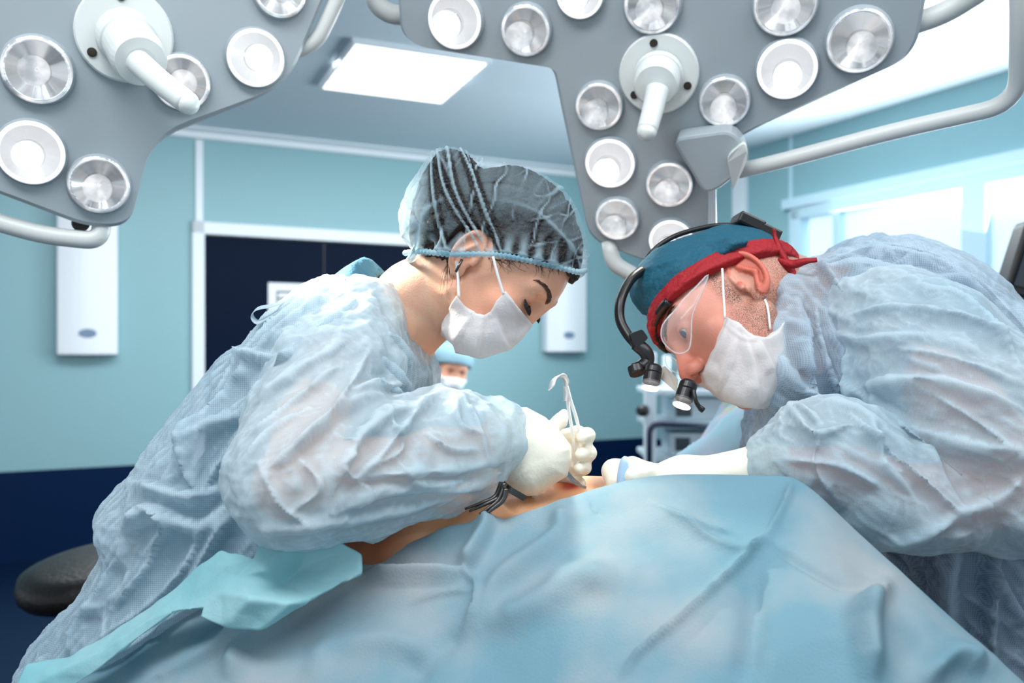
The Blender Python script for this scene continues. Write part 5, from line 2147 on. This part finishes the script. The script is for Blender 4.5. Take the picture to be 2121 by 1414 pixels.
def f_nb(p):
    d = chain(p, chn, .02)
    d = smin(d, rc(p, sh + (-.13, 0, -.02), sh + (.13, 0, -.02), .065, .065), .06)
    d = smin(d, rc(p, sh + (0, 0, -.05), hipn, .125, .15), .08)
    for s in (-1, 1):
        e, w_ = sh + (s * .22, -.02, -.28), sh + (s * .12, -.26, -.40)
        d = smin(d, rc(p, sh + (s * .16, 0, -.03), e, .052, .042), .03)
        d = smin(d, rc(p, e, w_, .042, .032), .02)
        d = smin(d, rc(p, w_, w_ + np.array((-s * .04, -.08, -.02)), .034, .03), .02)
        k = np.array([hipn[0] + s * .13, hipn[1] - .40, .54])
        d = smin(d, rc(p, hipn + (s * .09, 0, 0), k, .085, .065), .03)
        d = smin(d, rc(p, k, k + np.array((0, .04, -.46)), .06, .04), .03)
        d = smin(d, rc(p, k + np.array((0, .04, -.48)), k + np.array((0, -.12, -.50)), .04, .03), .02)
    return d


nb, Vb = body_mesh('body', lambda p: smin(fn(p), chain(p, chn, .02), .02), (Tn - .17, Tn + .17), f_nb, ((Tn[0] - .5, Tn[1] - .6, 0.0), (Tn[0] + .5, Tn[1] + .45, Tn[2] - .04)), MATS['skin_fair'], nur, .005, .012)
q3 = (Vb - Tn) @ Rn
attr(nb, 'flush', .4 * np.exp(-((q3[:, 1] - .09) / .03) ** 2))
attr(nb, 'hairy', np.clip(1.3 * np.exp(-((np.abs(q3[:, 0]) - .032) / .013) ** 2 - ((q3[:, 2] - .022) / .012) ** 2), 0, 1) * (q3[:, 1] > .05))
attr(nb, 'stain', np.zeros(len(Vb)))


def f_ncap(p):
    q = (p - Tn) @ Rn
    d = smin(fn(p) - .014, ell(q, (0, -.02, .08), (.108, .12, .09)), .02)
    return np.maximum(d, -(q[:, 2] - .045 - .25 * (q[:, 1] - .02) * (q[:, 1] < .3) + .0))


def f_nmask(p):
    q = (p - Tn) @ Rn
    d = smin(fn(p) - .008, ell(q, (0, .09, -.045), (.05, .05, .05)), .02)
    d = np.maximum(d, q[:, 2] + .008 - .12 * np.abs(q[:, 0]) * -1)
    return np.maximum(np.maximum(d, -(q[:, 2] + .105)), -(q[:, 1] - .015))


mat('cap_blue', (128, 164, 180), .8)
mat('mask_white', (236, 240, 244), .7)
mat('gown_pale', (176, 204, 220), .8)
cloth_sdf('bouffant_cap', f_ncap, (Tn - .2, Tn + .2), .006, MATS['cap_blue'], nur)
cloth_sdf('face_mask', f_nmask, (Tn - .2, Tn + .2), .005, MATS['mask_white'], nur)
cloth_sdf('gown', lambda p: np.maximum(f_nb(p) - .014, p[:, 2] - (b0[2] - .02)), ((Tn[0] - .5, Tn[1] - .6, .3), (Tn[0] + .5, Tn[1] + .45, Tn[2] - .04)), .012, MATS['gown_pale'], nur)
ns = thing('stool', 'low black stool under the person sitting at the back', 'stool', (hipn[0], hipn[1] + .02, 0))
mb = MB()
mb.lathe([(.05, 0), (.19, 0), (.20, .03), (.19, .06), (.01, .065)], (hipn[0], hipn[1] + .02, .335), (0, 0, 1), 32)
mb.build('seat', MATS['black_leather'], ns, smooth=True)
mb = MB()
mb.tube([(hipn[0], hipn[1] + .02, .34), (hipn[0], hipn[1] + .02, .02)], .03, 14)
mb.lathe([(.2, 0), (.2, .02), (.03, .05)], (hipn[0], hipn[1] + .02, 0), (0, 0, 1), 28)
mb.build('base', MATS['steel'], ns, smooth=True)

# second assistant, hidden behind the man: patterned gown leaning in
pg = bpy.data.materials.new('patterned_gown')
pg.use_nodes = True
nt = pg.node_tree
b = nt.nodes['Principled BSDF']
b.inputs['Roughness'].default_value = .85
tc = nt.nodes.new('ShaderNodeTexCoord')
vo = nt.nodes.new('ShaderNodeTexVoronoi')
vo.inputs['Scale'].default_value = 13
nz = nt.nodes.new('ShaderNodeTexNoise')
nz.inputs['Scale'].default_value = 9
nz.inputs['Detail'].default_value = 1
rp = nt.nodes.new('ShaderNodeValToRGB')
rp.color_ramp.interpolation = 'EASE'
els = rp.color_ramp.elements
els[0].position = 0
els[0].color = lin((108, 186, 198))
els[1].position = .36
els[1].color = lin((150, 206, 222))
for ps, c in ((.47, (168, 210, 226)), (.54, (180, 208, 226)), (.61, (206, 204, 216)), (.66, (196, 206, 186)), (.74, (140, 196, 206))):
    e = els.new(ps)
    e.color = lin(c)
nt.links.new(tc.outputs['Object'], nz.inputs['Vector'])
nt.links.new(nz.outputs['Fac'], rp.inputs[0])
nt.links.new(rp.outputs[0], b.inputs['Base Color'])
asd = thing('person', 'assistant in patterned turquoise gown leaning in behind the man, face hidden', 'person', (.62, 1.85, 0))
hA = P(1765, 650, 1.72)
RA = np.stack([norm((0, 1, 0)), norm((-.8, 0, -.6)), norm((-.6, 0, .8))], 1)
fA = head_f(RA, hA, .9, False)
shA, hipA = P(1730, 800, 1.78), np.array([.80, 1.86, .95])


def f_ab(p):
    d = rc(p, hA + (.01, 0, -.02), shA, .05, .06)
    d = smin(d, rc(p, shA + (0, -.13, 0), shA + (0, .13, 0), .075, .075), .05)
    d = smin(d, rc(p, shA + (.02, 0, -.02), hipA, .13, .15), .06)
    for s in (-1, 1):
        e, w_ = P(1560, 935, 1.70 + s * .16), P(1440, 1010, 1.62 + s * .08)
        d = smin(d, rc(p, shA + (0, s * .15, -.02), e, .055, .045), .03)
        d = smin(d, rc(p, e, w_, .045, .032), .02)
        d = smin(d, rc(p, w_, w_ + np.array((-.08, 0, -.01)), .034, .025), .02)
        k = np.array([hipA[0], hipA[1] + s * .11, .5])
        d = smin(d, rc(p, hipA + (0, s * .10, 0), k, .1, .07), .03)
        d = smin(d, rc(p, k, k + np.array((.02, 0, -.45)), .065, .04), .03)
        d = smin(d, rc(p, k + np.array((0, 0, -.46)), k + np.array((-.14, 0, -.47)), .04, .03), .02)
    return d


ab, Vb = body_mesh('body', lambda p: smin(fA(p), rc(p, hA + (.01, 0, -.02), shA, .05, .06), .02), (hA - .16, hA + .16), f_ab, ((.2, 1.4, 0), (1.15, 2.25, 1.46)), MATS['skin_fair'], asd, .006, .012)
for k in ('flush', 'hairy', 'stain'):
    attr(ab, k, np.zeros(len(Vb)))
agp = pxpoly([(1690, 770), (1612, 806), (1545, 818), (1492, 880), (1455, 945), (1428, 1000), (1420, 1060), (1520, 1120), (1560, 1500), (1600, 1900), (2080, 1900), (2040, 1300), (1980, 900), (1850, 760)], 1.72)


def f_agown(p):
    d = pillow(p, agp, 1.75, .22, .12)
    for s in (-1, 1):
        e, w_ = P(1560, 935, 1.70 + s * .16), P(1440, 1010, 1.62 + s * .08)
        d = smin(d, rc(p, shA + (0, s * .15, -.02), e, .08, .065), .03)
        d = smin(d, rc(p, e, w_, .065, .05), .02)
    return smax(d, -(np.linalg.norm(p - hA, axis=1) - .14), .01)


cloth_sdf('gown', f_agown, ((.25, 1.45, .3), (1.2, 2.05, 1.42)), .007, pg, asd,
          lambda V, N, Q: V + N * (.012 * anis(V, (-.55, 0, -.83), .2, .05, 3))[:, None])
cloth_sdf('surgical_cap', lambda p: np.maximum(fA(p) - .012, -((p - hA) @ RA[:, 2] - .035)), (hA - .17, hA + .17), .006, MATS['cap_blue'], asd)
